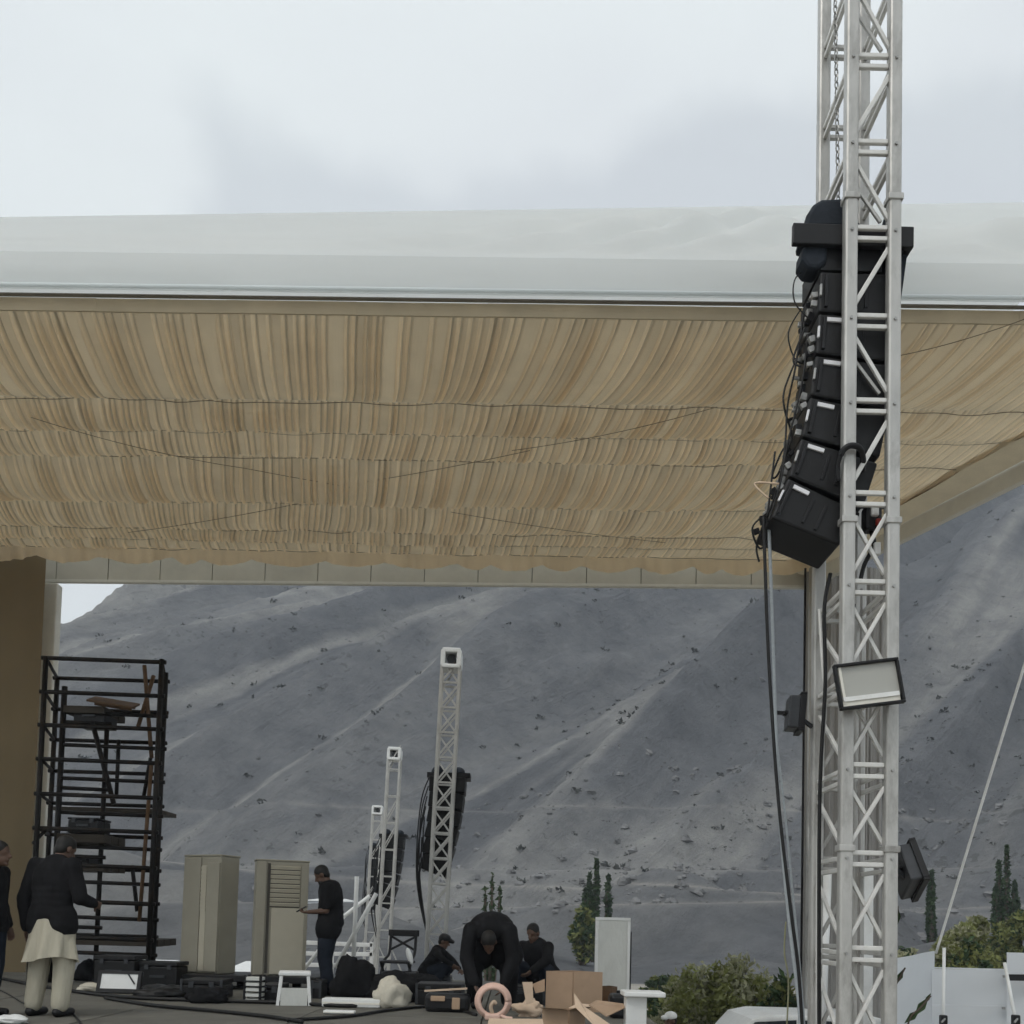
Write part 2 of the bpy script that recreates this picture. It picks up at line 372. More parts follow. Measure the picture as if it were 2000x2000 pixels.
    mC = N.new('ShaderNodeMix'); mC.data_type = 'RGBA'; mC.inputs['B'].default_value = (0.33, 0.325, 0.31, 1)
    L.new(rC.outputs['Color'], mC.inputs['Factor']); L.new(rA.outputs['Color'], mC.inputs['A'])
    # fine dark stipple of tiny scrub and stones
    nE = N.new('ShaderNodeTexNoise'); nE.inputs['Scale'].default_value = 0.9; nE.inputs['Detail'].default_value = 4; L.new(tc.outputs['Object'], nE.inputs['Vector'])
    mE = N.new('ShaderNodeVectorMath'); mE.operation = 'MULTIPLY_ADD'; mE.inputs[1].default_value = (3.2, 3.2, 3.2); L.new(nE.outputs['Color'], mE.inputs[0]); L.new(tc.outputs['Object'], mE.inputs[2])
    vo = N.new('ShaderNodeTexVoronoi'); vo.inputs['Scale'].default_value = 0.42; L.new(mE.outputs['Vector'], vo.inputs['Vector'])
    nD = N.new('ShaderNodeTexNoise'); nD.inputs['Scale'].default_value = 0.03; nD.inputs['Detail'].default_value = 3; L.new(tc.outputs['Object'], nD.inputs['Vector'])
    th = N.new('ShaderNodeMapRange'); th.inputs['From Min'].default_value = 0.4; th.inputs['From Max'].default_value = 0.7; th.inputs['To Min'].default_value = 0.0; th.inputs['To Max'].default_value = 0.32; L.new(nD.outputs['Fac'], th.inputs['Value'])
    lt = N.new('ShaderNodeMath'); lt.operation = 'LESS_THAN'; L.new(vo.outputs['Distance'], lt.inputs[0]); L.new(th.outputs['Result'], lt.inputs[1])
    mD = N.new('ShaderNodeMix'); mD.data_type = 'RGBA'; mD.inputs['B'].default_value = (0.085, 0.087, 0.085, 1)
    sc_ = N.new('ShaderNodeMath'); sc_.operation = 'MULTIPLY'; sc_.inputs[1].default_value = 0.55; L.new(lt.outputs[0], sc_.inputs[0])
    L.new(sc_.outputs[0], mD.inputs['Factor']); L.new(mC.outputs['Result'], mD.inputs['A'])
    mu = N.new('ShaderNodeMix'); mu.data_type = 'RGBA'; mu.blend_type = 'MULTIPLY'; mu.inputs['Factor'].default_value = 1.0
    st4 = N.new('ShaderNodeMapping'); st4.inputs['Scale'].default_value = (0.012, 0.034, 0.02); st4.inputs['Location'].default_value = (3.1, 1.7, 0.4); L.new(rot.outputs['Vector'], st4.inputs['Vector'])
    nG = N.new('ShaderNodeTexNoise'); nG.inputs['Scale'].default_value = 1.0; nG.inputs['Detail'].default_value = 9; nG.inputs['Roughness'].default_value = 0.7; nG.inputs['Distortion'].default_value = 0.4; L.new(st4.outputs['Vector'], nG.inputs['Vector'])
    rG = N.new('ShaderNodeMapRange'); rG.inputs['From Min'].default_value = 0.52; rG.inputs['From Max'].default_value = 0.62; rG.inputs['To Max'].default_value = 0.2; L.new(nG.outputs['Fac'], rG.inputs['Value'])
    mG = N.new('ShaderNodeMix'); mG.data_type = 'RGBA'; mG.inputs['B'].default_value = (0.085, 0.092, 0.105, 1); L.new(rG.outputs['Result'], mG.inputs['Factor']); L.new(mD.outputs['Result'], mG.inputs['A'])
    L.new(mG.outputs['Result'], mu.inputs['A']); L.new(rB.outputs['Color'], mu.inputs['B'])
    pa = N.new('ShaderNodeAttribute'); pa.attribute_name = 'tone'
    mP = N.new('ShaderNodeMix'); mP.data_type = 'RGBA'; mP.inputs['B'].default_value = (0.36, 0.345, 0.32, 1)
    L.new(pa.outputs['Fac'], mP.inputs['Factor']); L.new(mu.outputs['Result'], mP.inputs['A']); L.new(mP.outputs['Result'], b.inputs['Base Color'])
    st3 = N.new('ShaderNodeMapping'); st3.inputs['Scale'].default_value = (0.035, 0.55, 0.05); L.new(rot.outputs['Vector'], st3.inputs['Vector'])
    nF = N.new('ShaderNodeTexNoise'); nF.inputs['Scale'].default_value = 1.0; nF.inputs['Detail'].default_value = 6; nF.inputs['Roughness'].default_value = 0.65; nF.inputs['Distortion'].default_value = 0.6; L.new(st3.outputs['Vector'], nF.inputs['Vector'])
    aF = N.new('ShaderNodeMath'); aF.operation = 'MULTIPLY_ADD'; aF.inputs[1].default_value = 0.6; L.new(nF.outputs['Fac'], aF.inputs[0]); L.new(nB.outputs['Fac'], aF.inputs[2])
    bp = N.new('ShaderNodeBump'); bp.inputs['Strength'].default_value = 1.0; bp.inputs['Distance'].default_value = 1.2
    L.new(aF.outputs[0], bp.inputs['Height']); L.new(bp.outputs['Normal'], b.inputs['Normal'])
    colattr(me, pc)
    me.materials.append(m)
    o = bpy.data.objects.new('mountain', me); COL.objects.link(o); tag(o, kind='structure')
build_mountain()

def scatter_hill():
    rnd = random.Random(3); mb = MB(); rocks = MB(); n = 0
    while n < 2000:
        u = rnd.uniform(-0.55, 0.75); y = 92 * (420 / 92.0) ** rnd.random(); X = u * y
        dens = noise.noise((X / 40, y / 40, 8.0)) + 0.5 * noise.noise(((X - y) / 16, (X + y) / 120, 2.0))
        if rnd.random() > 0.22 + 0.9 * max(0, dens): continue
        h = hill(X, y)
        if h < 2: continue
        r = (0.16 + 0.62 * rnd.random() ** 4) * (0.5 + y / 330)
        n += 1
        for k in range(12):
            a = rnd.random() * 6.28; q = rnd.random() ** 0.5 * r
            mb.leaf((X + math.cos(a) * q, y + math.sin(a) * q * 0.8, h + rnd.random() * r * 0.9), r * rnd.uniform(0.35, 0.7), rnd)
    tag(mb.build('hillside_scrub', M_scrub), 'dark low scrub dotted over the grey scree slope', 'scrub', kind='stuff')
    def rock(X, y, r):
        z = hill(X, y); vs = []; fs = []; nu, nv = 7, 5
        ox = rnd.random() * 99
        for i in range(nv + 1):
            ph = math.pi * i / nv
            for j in range(nu):
                t = 6.283 * j / nu; d = Vector((math.sin(ph) * math.cos(t), math.sin(ph) * math.sin(t), math.cos(ph) * 0.75))
                k = r * (1 + 0.8 * noise.noise(d * 1.9 + Vector((ox, 0, 0))) + .3 * noise.noise(d * 5 + Vector((0, ox, 0))))
                vs.append(Vector((X, y, z)) + d * k)
        for i in range(nv):
            for j in range(nu):
                fs.append((i * nu + j, (i + 1) * nu + j, (i + 1) * nu + (j + 1) % nu, i * nu + (j + 1) % nu))
        rocks.add(vs, fs)
    for i in range(1500):
        u = rnd.gauss(0.24, 0.2); y = rnd.uniform(70, 125)
        rock(u * y, y, 0.10 + 0.5 * rnd.random() ** 5)
    for i in range(160):
        u = rnd.uniform(-0.5, 0.6); y = rnd.uniform(95, 330)
        rock(u * y, y, (0.1 + 0.5 * rnd.random() ** 4) * y / 130)
    tag(rocks.build('hillside_boulders', M_rock), 'loose grey boulders strewn over the foot of the slope', 'boulders', kind='stuff')
scatter_hill()

# ================================================================== STAGE AND TENT
STZ = EYE - 0.98
def build_stage():
    s = thing('stage', 'low grey concrete stage floor under the pleated tent ceiling', 'stage', (-5, 12, 0))
    mb = MB()
    # deck built of broad slabs with recessed joints
    x0, x1, y0, y1 = -13.0, 1.55, 8.5, 17.0
    MB().box(((x0 + x1) / 2 + 5, (y0 + y1) / 2 - 12, (STZ - 0.08) / 2), (x1 - x0 - 0.06, y1 - y0 - 0.06, STZ - 0.08)).build('base', M_stage, s)
    nx, ny = 8, 5
    for i in range(nx):
        for j in range(ny):
            dx = (x1 - x0) / nx; dy = (y1 - y0) / ny
            mb = MB().box((0, 0, 0), (dx - 0.012, dy - 0.012, 0.08))
            o = mb.build('slab', M_stage, s, bevel=0.006); o.location = (x0 + dx * (i + .5) + 5, y0 + dy * (j + .5) - 12, STZ - 0.04 - 0.0015 * ((i * 7 + j * 3) % 4))
build_stage()

TENT = thing('stage_tent', 'large white marquee over the stage with beige pleated ceiling cloth', 'marquee', (0, 12, 0))
TO = Vector((0, -12, 0))      # world -> tent local
def tb(mb, name, m, **k):
    o = mb.build(name, m, TENT, **k); o.location = TO; return o
fl = at(0, 570, 9.1); fr = at(2000, 597, 8.9)
fdir = (fr - fl).normalized()
FLx = fl - fdir * 8.0; FRx = fl + fdir * ((7.25 - fl.x) / fdir.x)
rl = at(110, 1140, 16.4); rr = at(1575, 1152, 15.77)
rdir = (rr - rl).normalized(); RLx = rl - rdir * 5.0
CZF = fl.z - 0.02; CZR = EYE + 5.98
def czat(Y): return CZF + (CZR - CZF) * (Y - 9.2) / (15.6 - 9.2)
def seamY(py):
    Y = 12.0
    for _ in range(12):
        p = at(400, py, Y); Y *= (czat(Y) - EYE) / (p.z - EYE)
    return Y
def xright(Y): return rr.x + (FRx.x - rr.x) * (rr.y - Y) / (rr.y - FRx.y)
def build_roof():
    # valance (lower, upright) and sloping roof sheet with soft creases
    def row(t, top, n=150):
        return None
    n = 160
    RK = ((at(2000, 404, fr.y + 3.07).z - fr.z) - (at(0, 412, fl.y + 3.07).z - fl.z)) / (fr.x - fl.x)
    # valance
    mb = MB(); rows = 8
    for j in range(rows + 1):
        for i in range(n + 1):
            p = FLx.lerp(FRx, i / n); tz = j / rows
            wv = (0.02 * noise.noise((p.x * 0.6, tz * 1.3, 4)) * tz + 0.008 * noise.noise((p.x * 1.7, tz * 3, 8))) * (1 - tz)
            mb.v.append((p.x, p.y - 0.02 + wv * 1.6 - 0.022 * math.sin(tz * math.pi), p.z + 0.02 + tz * 0.375))
    for j in range(rows):
        for i in range(n): mb.f.append((j * (n + 1) + i, j * (n + 1) + i + 1, (j + 1) * (n + 1) + i + 1, (j + 1) * (n + 1) + i))
    tb(mb, 'valance', M_roof, smooth=True)
    # front slope
    mb = MB(); rows = 34; RY = 3.1; RZ = at(0, 412, fl.y + 3.07).z - fl.z - 0.395
    for j in range(rows + 1):
        for i in range(n + 1):
            p = FLx.lerp(FRx, i / n); t = j / rows
            y = p.y - 0.02 + RY * t; z = p.z + 0.395 + (RZ + RK * (p.x - fl.x)) * t
            cr = 0.0
            s = (p.x * 0.55 + t * 6.5)
            cr += 0.13 * noise.noise((s * 0.9 - p.x * 0.25, t * 1.8, 1.0)) * (0.25 + max(0, (p.x + 2) / 6)) 
            cr += 0.05 * abs(noise.noise((p.x * 0.22 - t * 2.2, p.x * 0.1, 6.0)))
            cr -= 0.07 * math.sin(math.pi * t)
            for (X0, kk_, w_, hgt) in ((-1.2, .26, .10, .05), (0.1, .30, .07, .07), (0.9, .27, .09, .06), (2.0, .33, .06, .05), (-3.0, .2, .12, .035), (3.6, .25, .1, .05)):
                cr += 2.2 * hgt * math.exp(-((t - kk_ * (p.x - X0)) / w_) ** 2) * min(1, max(0, (p.x - X0) / 1.2))
            cr *= min(1, t * 7) * min(1, (1 - t) * 2.6)
            mb.v.append((p.x, y - cr * 0.6, z + cr))
    for j in range(rows):
        for i in range(n): mb.f.append((j * (n + 1) + i, j * (n + 1) + i + 1, (j + 1) * (n + 1) + i + 1, (j + 1) * (n + 1) + i))
    k = len(mb.v) - (n + 1)
    # rear slope
    for i in range(n + 1):
        q = mb.v[k + i]; t = i / n
        r = RLx.lerp(rr + Vector((0.2, 0, 0)), t)
        mb.v.append((r.x, r.y + 0.35, r.z + 0.5))
    kk = len(mb.v) - (n + 1)
    for i in range(n): mb.f.append((k + i, k + i + 1, kk + i + 1, kk + i))
    tb(mb, 'roof_sheet', M_roof, smooth=True)
    # hem rope and dark gutter at the edge
    hem = MB().tube([FLx + Vector((0, -0.06, 0.035)), FRx + Vector((0, -0.06, 0.035))], 0.02, 8)
    tb(hem, 'hem_tube', M_roof, smooth=True)
    g = MB().bar(FLx + Vector((0, 0.03, -0.01)), FRx + Vector((0, 0.03, 0.003)), 0.05, 0.009)
    tb(g, 'gutter_profile', M_gutter)
    # tan fascia board just behind the edge
    nseg = 16
    for i in range(nseg):
        a = FLx.lerp(FRx, i / nseg) + Vector((0, 0.10 + .004 * (i % 2), -0.055)); b = FLx.lerp(FRx, (i + 1) / nseg) + Vector((0, 0.10 + .004 * (i % 2), -0.055))
        o = tb(MB().bar(a, b, 0.02, 0.13), 'fascia_board', M_strip)
build_roof()

def build_ceiling():
    rnd = random.Random(11)
    seams = [9.2] + [seamY(q) for q in (773, 834, 883, 972, 1026, 1048, 1066)]
    sagv = [0.15, 0.09, 0.10, 0.20, 0.12, 0.07, 0.05]
    ampv = [0.048, 0.045, 0.035, 0.05, 0.034, 0.036, 0.035]
    dens = [0.085, 0.05, 0.045, 0.055, 0.045, 0.04, 0.09]
    # tone per pleat paints fold shading into the cloth: pale ridges, dark gaps
    for b in range(7):
        y0, y1 = seams[b], seams[b + 1]
        c0, c1 = -11.0, 8.8; dc = 0.0105
        nC = int((c1 - c0) / dc); rows = 10
        prof = np.zeros(nC + 1); tone = np.ones(nC + 1)
        i = 0
        # knife pleats: a flat lap, a rounded edge standing proud, a deep narrow gap
        while i < nC:
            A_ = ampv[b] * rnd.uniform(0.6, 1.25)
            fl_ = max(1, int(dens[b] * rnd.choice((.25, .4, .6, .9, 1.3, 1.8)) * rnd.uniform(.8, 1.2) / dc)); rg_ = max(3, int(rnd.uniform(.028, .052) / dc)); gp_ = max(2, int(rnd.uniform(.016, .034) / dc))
            tf = rnd.uniform(.86, .99); tr2 = rnd.uniform(1.08, 1.2); tg = rnd.uniform(.55, .8)  # lap, lit ridge and shaded gap, painted as vertex tone
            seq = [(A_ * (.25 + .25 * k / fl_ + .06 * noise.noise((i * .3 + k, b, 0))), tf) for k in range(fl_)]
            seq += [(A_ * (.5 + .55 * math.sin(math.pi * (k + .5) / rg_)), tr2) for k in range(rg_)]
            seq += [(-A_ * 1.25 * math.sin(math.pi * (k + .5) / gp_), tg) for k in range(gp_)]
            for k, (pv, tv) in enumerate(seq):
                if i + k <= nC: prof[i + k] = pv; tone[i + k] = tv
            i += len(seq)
        vs = []; cols = []
        for j in range(rows + 1):
            t = j / rows; yb = y0 + (y1 - y0) * t
            hang = sagv[b] * math.sin(math.pi * t) ** 0.8
            endf = min(1, t * 7 + .02, (1 - t) * 7 + .02)
            for q in range(nC + 1):
                c = c0 + dc * q
                cb = c + 0.05 * noise.noise((c * 0.8, yb * 0.6, b * 3.0)) * 1.5
                X = cb - 0.2 * (yb - 9) + 0.05 * math.sin(t * 3.1) * noise.noise((c * 0.5, b, 2))
                y = yb + (0.02 * X)*-1
                edge = 1.0
                xr = xright(y) - 0.45
                if X > xr: X = xr
                fade = min(1.0, max(0.15, (xr - X) / 3.2))
                z = czat(y) - hang * fade - prof[q] * endf * (0.2 + 0.8 * fade) + 0.03 * noise.noise((X * 0.4, y * 0.4, 7.0))
                # cloth sags a little differently along the tent
                z += 0.045 * noise.noise((X * 0.35, b * 2.1, 3.0)) * math.sin(math.pi * t)
                vs.append((X, y, z))
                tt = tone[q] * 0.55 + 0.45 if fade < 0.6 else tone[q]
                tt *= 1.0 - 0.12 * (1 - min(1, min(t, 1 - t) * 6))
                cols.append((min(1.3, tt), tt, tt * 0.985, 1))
        fs = []
        W = nC + 1
        for j in range(rows):
            for q in range(nC):
                a = j * W + q
                if vs[a + 1][0] - vs[a][0] < 1e-5 and vs[a + W + 1][0] - vs[a + W][0] < 1e-5: continue
                fs.append((a, a + 1, a + W + 1, a + W))
        me = bpy.data.meshes.new('ceiling_swag'); me.from_pydata(vs, [], fs); me.update()
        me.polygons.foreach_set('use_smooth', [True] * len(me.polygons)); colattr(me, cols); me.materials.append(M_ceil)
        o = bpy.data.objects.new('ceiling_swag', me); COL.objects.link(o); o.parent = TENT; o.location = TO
    # seam cords
    for b, y in enumerate(seams[1:]):
        a = Vector((-13, y + 0.26, czat(y) - 0.035)); xr = xright(y) - 0.5; e = Vector((xr, y - 0.02 * xr, czat(y) - 0.035))
        pts = [a.lerp(e, i / 140) + Vector((0, 0.07 * noise.noise((i * 0.11, b, 0)) + 0.03 * noise.noise((i * 0.4, b, 2)), 0.012 + 0.045 * noise.noise((i * 0.23, b, 5)))) for i in range(141)]
        tb(MB().tube(pts, 0.003 if b % 2 else 0.0045, 5), 'seam_cord', M_seam)
    # slack wires crossing the cloth
    for (x1, y1_, x2, y2_, s) in ((60, 815, 480, 915, 0.06), (480, 915, 900, 985, 0.02), (690, 945, 1035, 880, 0.02), (250, 1040, 600, 980, 0.03), (880, 1000, 1300, 1060, 0.03), (1000, 880, 1400, 795, 0.05), (1755, 695, 2010, 620, 0.03)):
        def onc(px, py):
            Y = 12.0
            for _ in range(6):
                p = at(px, py, Y); Y *= (czat(Y) - 0.14 - EYE) / (p.z - EYE)
            return at(px, py, Y)
        tb(MB().tube(sag(onc(x1, y1_), onc(x2, y2_), s, 14), 0.004, 5), 'ceiling_wire', M_seam)
    # hanging frill in front of the rear beam
    mb = MB(); n = 700
    a = Vector((-13, seams[-1] + 0.26, czat(seams[-1]) + 0.02)); xr = rr.x - 0.1; e = Vector((xr, seams[-1] - 0.02 * xr, czat(seams[-1]) + 0.02))
    cols = []; rows = 6
    scal = [0]
    ph = 0
    for j in range(rows + 1):
        ph = 0; rnd2 = random.Random(5); wl = 0.8; s0 = 0
        for i in range(n + 1):
            p = a.lerp(e, i / n)
            if p.x - (a.x + s0) > wl: s0 += wl; wl = rnd2.uniform(0.45, 1.25)
            tt = (p.x - (a.x + s0)) / wl
            dep = 0.19 + 0.03 * noise.noise((p.x * 1.3, 8, 0)) + 0.10 * math.sin(math.pi * min(1, max(0, tt))) + 0.012 * noise.noise((p.x * 5, 0, 0))
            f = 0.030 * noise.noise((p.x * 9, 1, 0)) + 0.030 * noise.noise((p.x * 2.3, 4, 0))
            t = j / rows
            mb.v.append((p.x + 0.03 * t, p.y + 0.02 + f * 1.6 * t, p.z - dep * t)); q = 1.0 + 3.0 * f; cols.append((q, q, q, 1))  # tone follows the folds, so the gathers' shading is painted in
    for j in range(rows):
        for i in range(n): mb.f.append((j * (n + 1) + i, j * (n + 1) + i + 1, (j + 1) * (n + 1) + i + 1, (j + 1) * (n + 1) + i))
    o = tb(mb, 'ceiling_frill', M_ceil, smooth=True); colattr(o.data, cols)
build_ceiling()

def build_tent_frame():
    # panelled rear beam
    top = 0.50; npan = 14; lw = (rr - rl).length; pw = lw / npan
    for i in range(-4, npan):
        a = rl + rdir * (pw * i + 0.006); b = rl + rdir * (pw * (i + 1) - 0.006)
        off = Vector((0, 0.004 * ((i * 5) % 3), 0.29))
        tb(MB().bar(a + off, b + off, 0.05, 0.46), 'beam_panel', M_beam, bevel=0.006)
    tb(MB().bar(RLx + Vector((0, 0.05, 0.29)), rr + Vector((0, 0.05, 0.29)), 0.03, 0.44), 'beam_core', M_gutter)
    tb(MB().bar(RLx + Vector((0, -0.03, 0.03)), rr + Vector((0, -0.03, 0.03)), 0.09, 0.05), 'beam_trim', M_trim, bevel=0.008)
    # right edge beam
    e0 = rr + Vector((0.0, 0.0, 0.0)); e1 = Vector((FRx.x, FRx.y + 0.15, rr.z))
    tb(MB().bar(e0 + Vector((0, 0, .13)), e1 + Vector((0, 0, .13)), 0.10, 0.26), 'edge_beam', M_trim, bevel=0.012)
    # cloth strip from ceiling to the edge beam
    mb = MB(); n = 40
    for i in range(n + 1):
        t = i / n; y = rr.y + (FRx.y + 0.2 - rr.y) * t; x = xright(y); s = 0.02 * noise.noise((t * 9, 0, 0))
        mb.v += [(x - 0.55, y, czat(y) + 0.0), (x - 0.3, y, czat(y) - 0.04 + s), (x - 0.04, y, rr.z + 0.24)]
    for i in range(n):
        for k in range(2): mb.f.append((i * 3 + k, (i + 1) * 3 + k, (i + 1) * 3 + k + 1, i * 3 + k + 1))
    tb(mb, 'edge_cloth', M_strip, smooth=True)
    # columns
    c = at(104, 1142, 16.35); MBc = MB().box((c.x, c.y, c.z / 2), (0.24, 0.2, c.z - 0.01)); tb(MBc, 'column', M_trim, bevel=0.02)
    # left cloth wall
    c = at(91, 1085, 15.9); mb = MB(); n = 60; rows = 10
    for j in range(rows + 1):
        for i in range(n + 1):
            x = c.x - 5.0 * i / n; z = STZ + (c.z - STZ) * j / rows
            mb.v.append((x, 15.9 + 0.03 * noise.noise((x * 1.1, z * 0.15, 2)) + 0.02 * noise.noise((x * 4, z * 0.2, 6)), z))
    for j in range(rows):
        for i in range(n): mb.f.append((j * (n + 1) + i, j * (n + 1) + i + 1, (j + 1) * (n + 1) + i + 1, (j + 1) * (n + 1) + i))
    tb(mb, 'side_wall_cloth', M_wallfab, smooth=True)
    # gathered grey drape round the rear right leg
    p0 = at(1572, 1118, 15.6); p1 = at(1738, 1118, 15.5); mb = MB(); n = 150
    zt = p0.z; rows = 16
    for j in range(rows + 1):
        t = j / rows; z = zt * (1 - t)
        for i in range(n + 1):
            a = i / n; x = p0.x + (p1.x - p0.x) * a * (1 - 0.05 * math.sin(t * 3))
            y = 15.6 - 0.35 * math.sin(math.pi * a) ** 0.7 + 0.075 * noise.noise((a * 17, t * 0.8, 0)) + 0.03 * noise.noise((a * 46, t * 1.1, 3))
            mb.v.append((x, y, z))
    for j in range(rows):
        for i in range(n): mb.f.append((j * (n + 1) + i, j * (n + 1) + i + 1, (j + 1) * (n + 1) + i + 1, (j + 1) * (n + 1) + i))
    tb(mb, 'leg_drape', M_drape, smooth=True)
    c = (p0 + p1) / 2
    tb(MB().box((c.x, 15.78, c.z / 2), (0.3, 0.26, c.z - 0.01)), 'column', M_trim, bevel=0.02)
    # steel pipes beside that leg
    for px, r_, Y in ((1569, 0.018, 15.2), (1583, 0.055, 15.1)):
        a = at(px + 4, 1110, Y)
        tb(MB().tube([(a.x, a.y, a.z), (a.x, a.y, 0)], r_, 10), 'leg_pipe', M_alu if px > 1570 else M_black, smooth=True)
build_tent_frame()

# ================================================================== FRONT TRUSS TOWER
TWX0, TWX1, TWY0, TWY1 = 2.535, 2.878, 7.40, 8.10
TW = thing('truss_tower', 'tall grey box truss tower carrying the black speaker array, nearest the camera', 'truss tower', ((TWX0 + TWX1) / 2, (TWY0 + TWY1) / 2, 0))
def build_tower():
    cx, cy = TW.location.x, TW.location.y
    H = 13.0; s = 0.102
    X = (TWX0 - cx, TWX1 - cx); Yy = (TWY0 - cy, TWY1 - cy)
    post = MB().box((0, 0, H / 2), (s, s * 0.9, H)).build('post', M_alu, TW, bevel=0.018); post.location = (X[0], Yy[0], 0)
    for (x, y) in ((X[1], Yy[0]), (X[0], Yy[1]), (X[1], Yy[1])): copy_part(post, TW, (x, y, 0))
    # sleeve joints
    for x in X:
        for z in (1.05, 3.55, 6.1, 8.7):
            MB().box((x, Yy[0], z), (s + 0.02, s + 0.012, 0.05)).build('sleeve_joint', M_alu, TW, bevel=0.006)
    def zpx(py, Y): return at(1680, py, Y).z
    prs = [-50, 120, 288, 456, 628, 793, 974, 1147, 1325, 1505, 1677, 1863, 2060]
    for k, py in enumerate(prs):
        z = zpx(py, TWY0)
        for dz in (-0.045, 0.045):
            MB().bar((X[0] + s / 2, Yy[0], z + dz), (X[1] - s / 2, Yy[0], z + dz), 0.034, 0.036).build('rung', M_brace, TW, bevel=0.006)
            MB().bar((X[0] + s / 2, Yy[1], z + dz), (X[1] - s / 2, Yy[1], z + dz), 0.034, 0.036).build('rung', M_alu, TW, bevel=0.006)
        for x in X:
            MB().tube([(x, Yy[0] - s * .45 - .012, z), (x, Yy[0] - s * .45 + .01, z)], 0.013, 6).build('bolt', M_conn, TW)
        hidden = 350 < py < 1100
        for x in X:
            if hidden: continue
            for dz in (-0.045, 0.045):
                MB().bar((x, Yy[0] + s / 2, z + dz - 0.04), (x, Yy[1] - s / 2, z + dz - 0.04), 0.034, 0.036).build('side_rung', M_brace, TW, bevel=0.006)
        if k + 1 < len(prs):
            z2 = zpx(prs[k + 1], TWY0)
            up = z - 0.12; dn = z2 + 0.12
            xa, xb = X[0] + s * 0.4, X[1] - s * 0.4
            def dg(p, q, y, m=M_brace, w=0.030): MB().bar((p[0], y, p[1]), (q[0], y, q[1]), w, w, up=(0, 1, 0)).build('brace', m, TW, bevel=0.005)
            yf = Yy[0] + 0.005
            if k >= 6:
                dg((xa, up), (xb, dn), yf + 0.034); dg((xa, dn), (xb, up), yf)
            elif k % 2 == 0:
                dg((xa, up), (xb, dn), yf); dg((xa, up - 0.16), (xb - 0.05, dn), yf + 0.03, M_alu, 0.026)
            else:
                dg((xa, dn + 0.02), (xb, up), yf, w=0.036)
            # rear face diagonal
            if not (300 < py < 1000): MB().bar((xa, Yy[1], dn), (xb, Yy[1], up), 0.03, 0.03, up=(0, 1, 0)).build('brace', M_alu, TW, bevel=0.005)
            if py > 1100:
                MB().bar((X[0], Yy[0] + .05, dn - .04), (X[0], Yy[1] - .05, up - .04), 0.03, 0.03).build('side_brace', M_brace, TW, bevel=0.005)
    MB().box((0, 0, 0.02), (0.9, 1.2, 0.04)).build('base_plate', M_grey, TW, bevel=0.008)
build_tower()

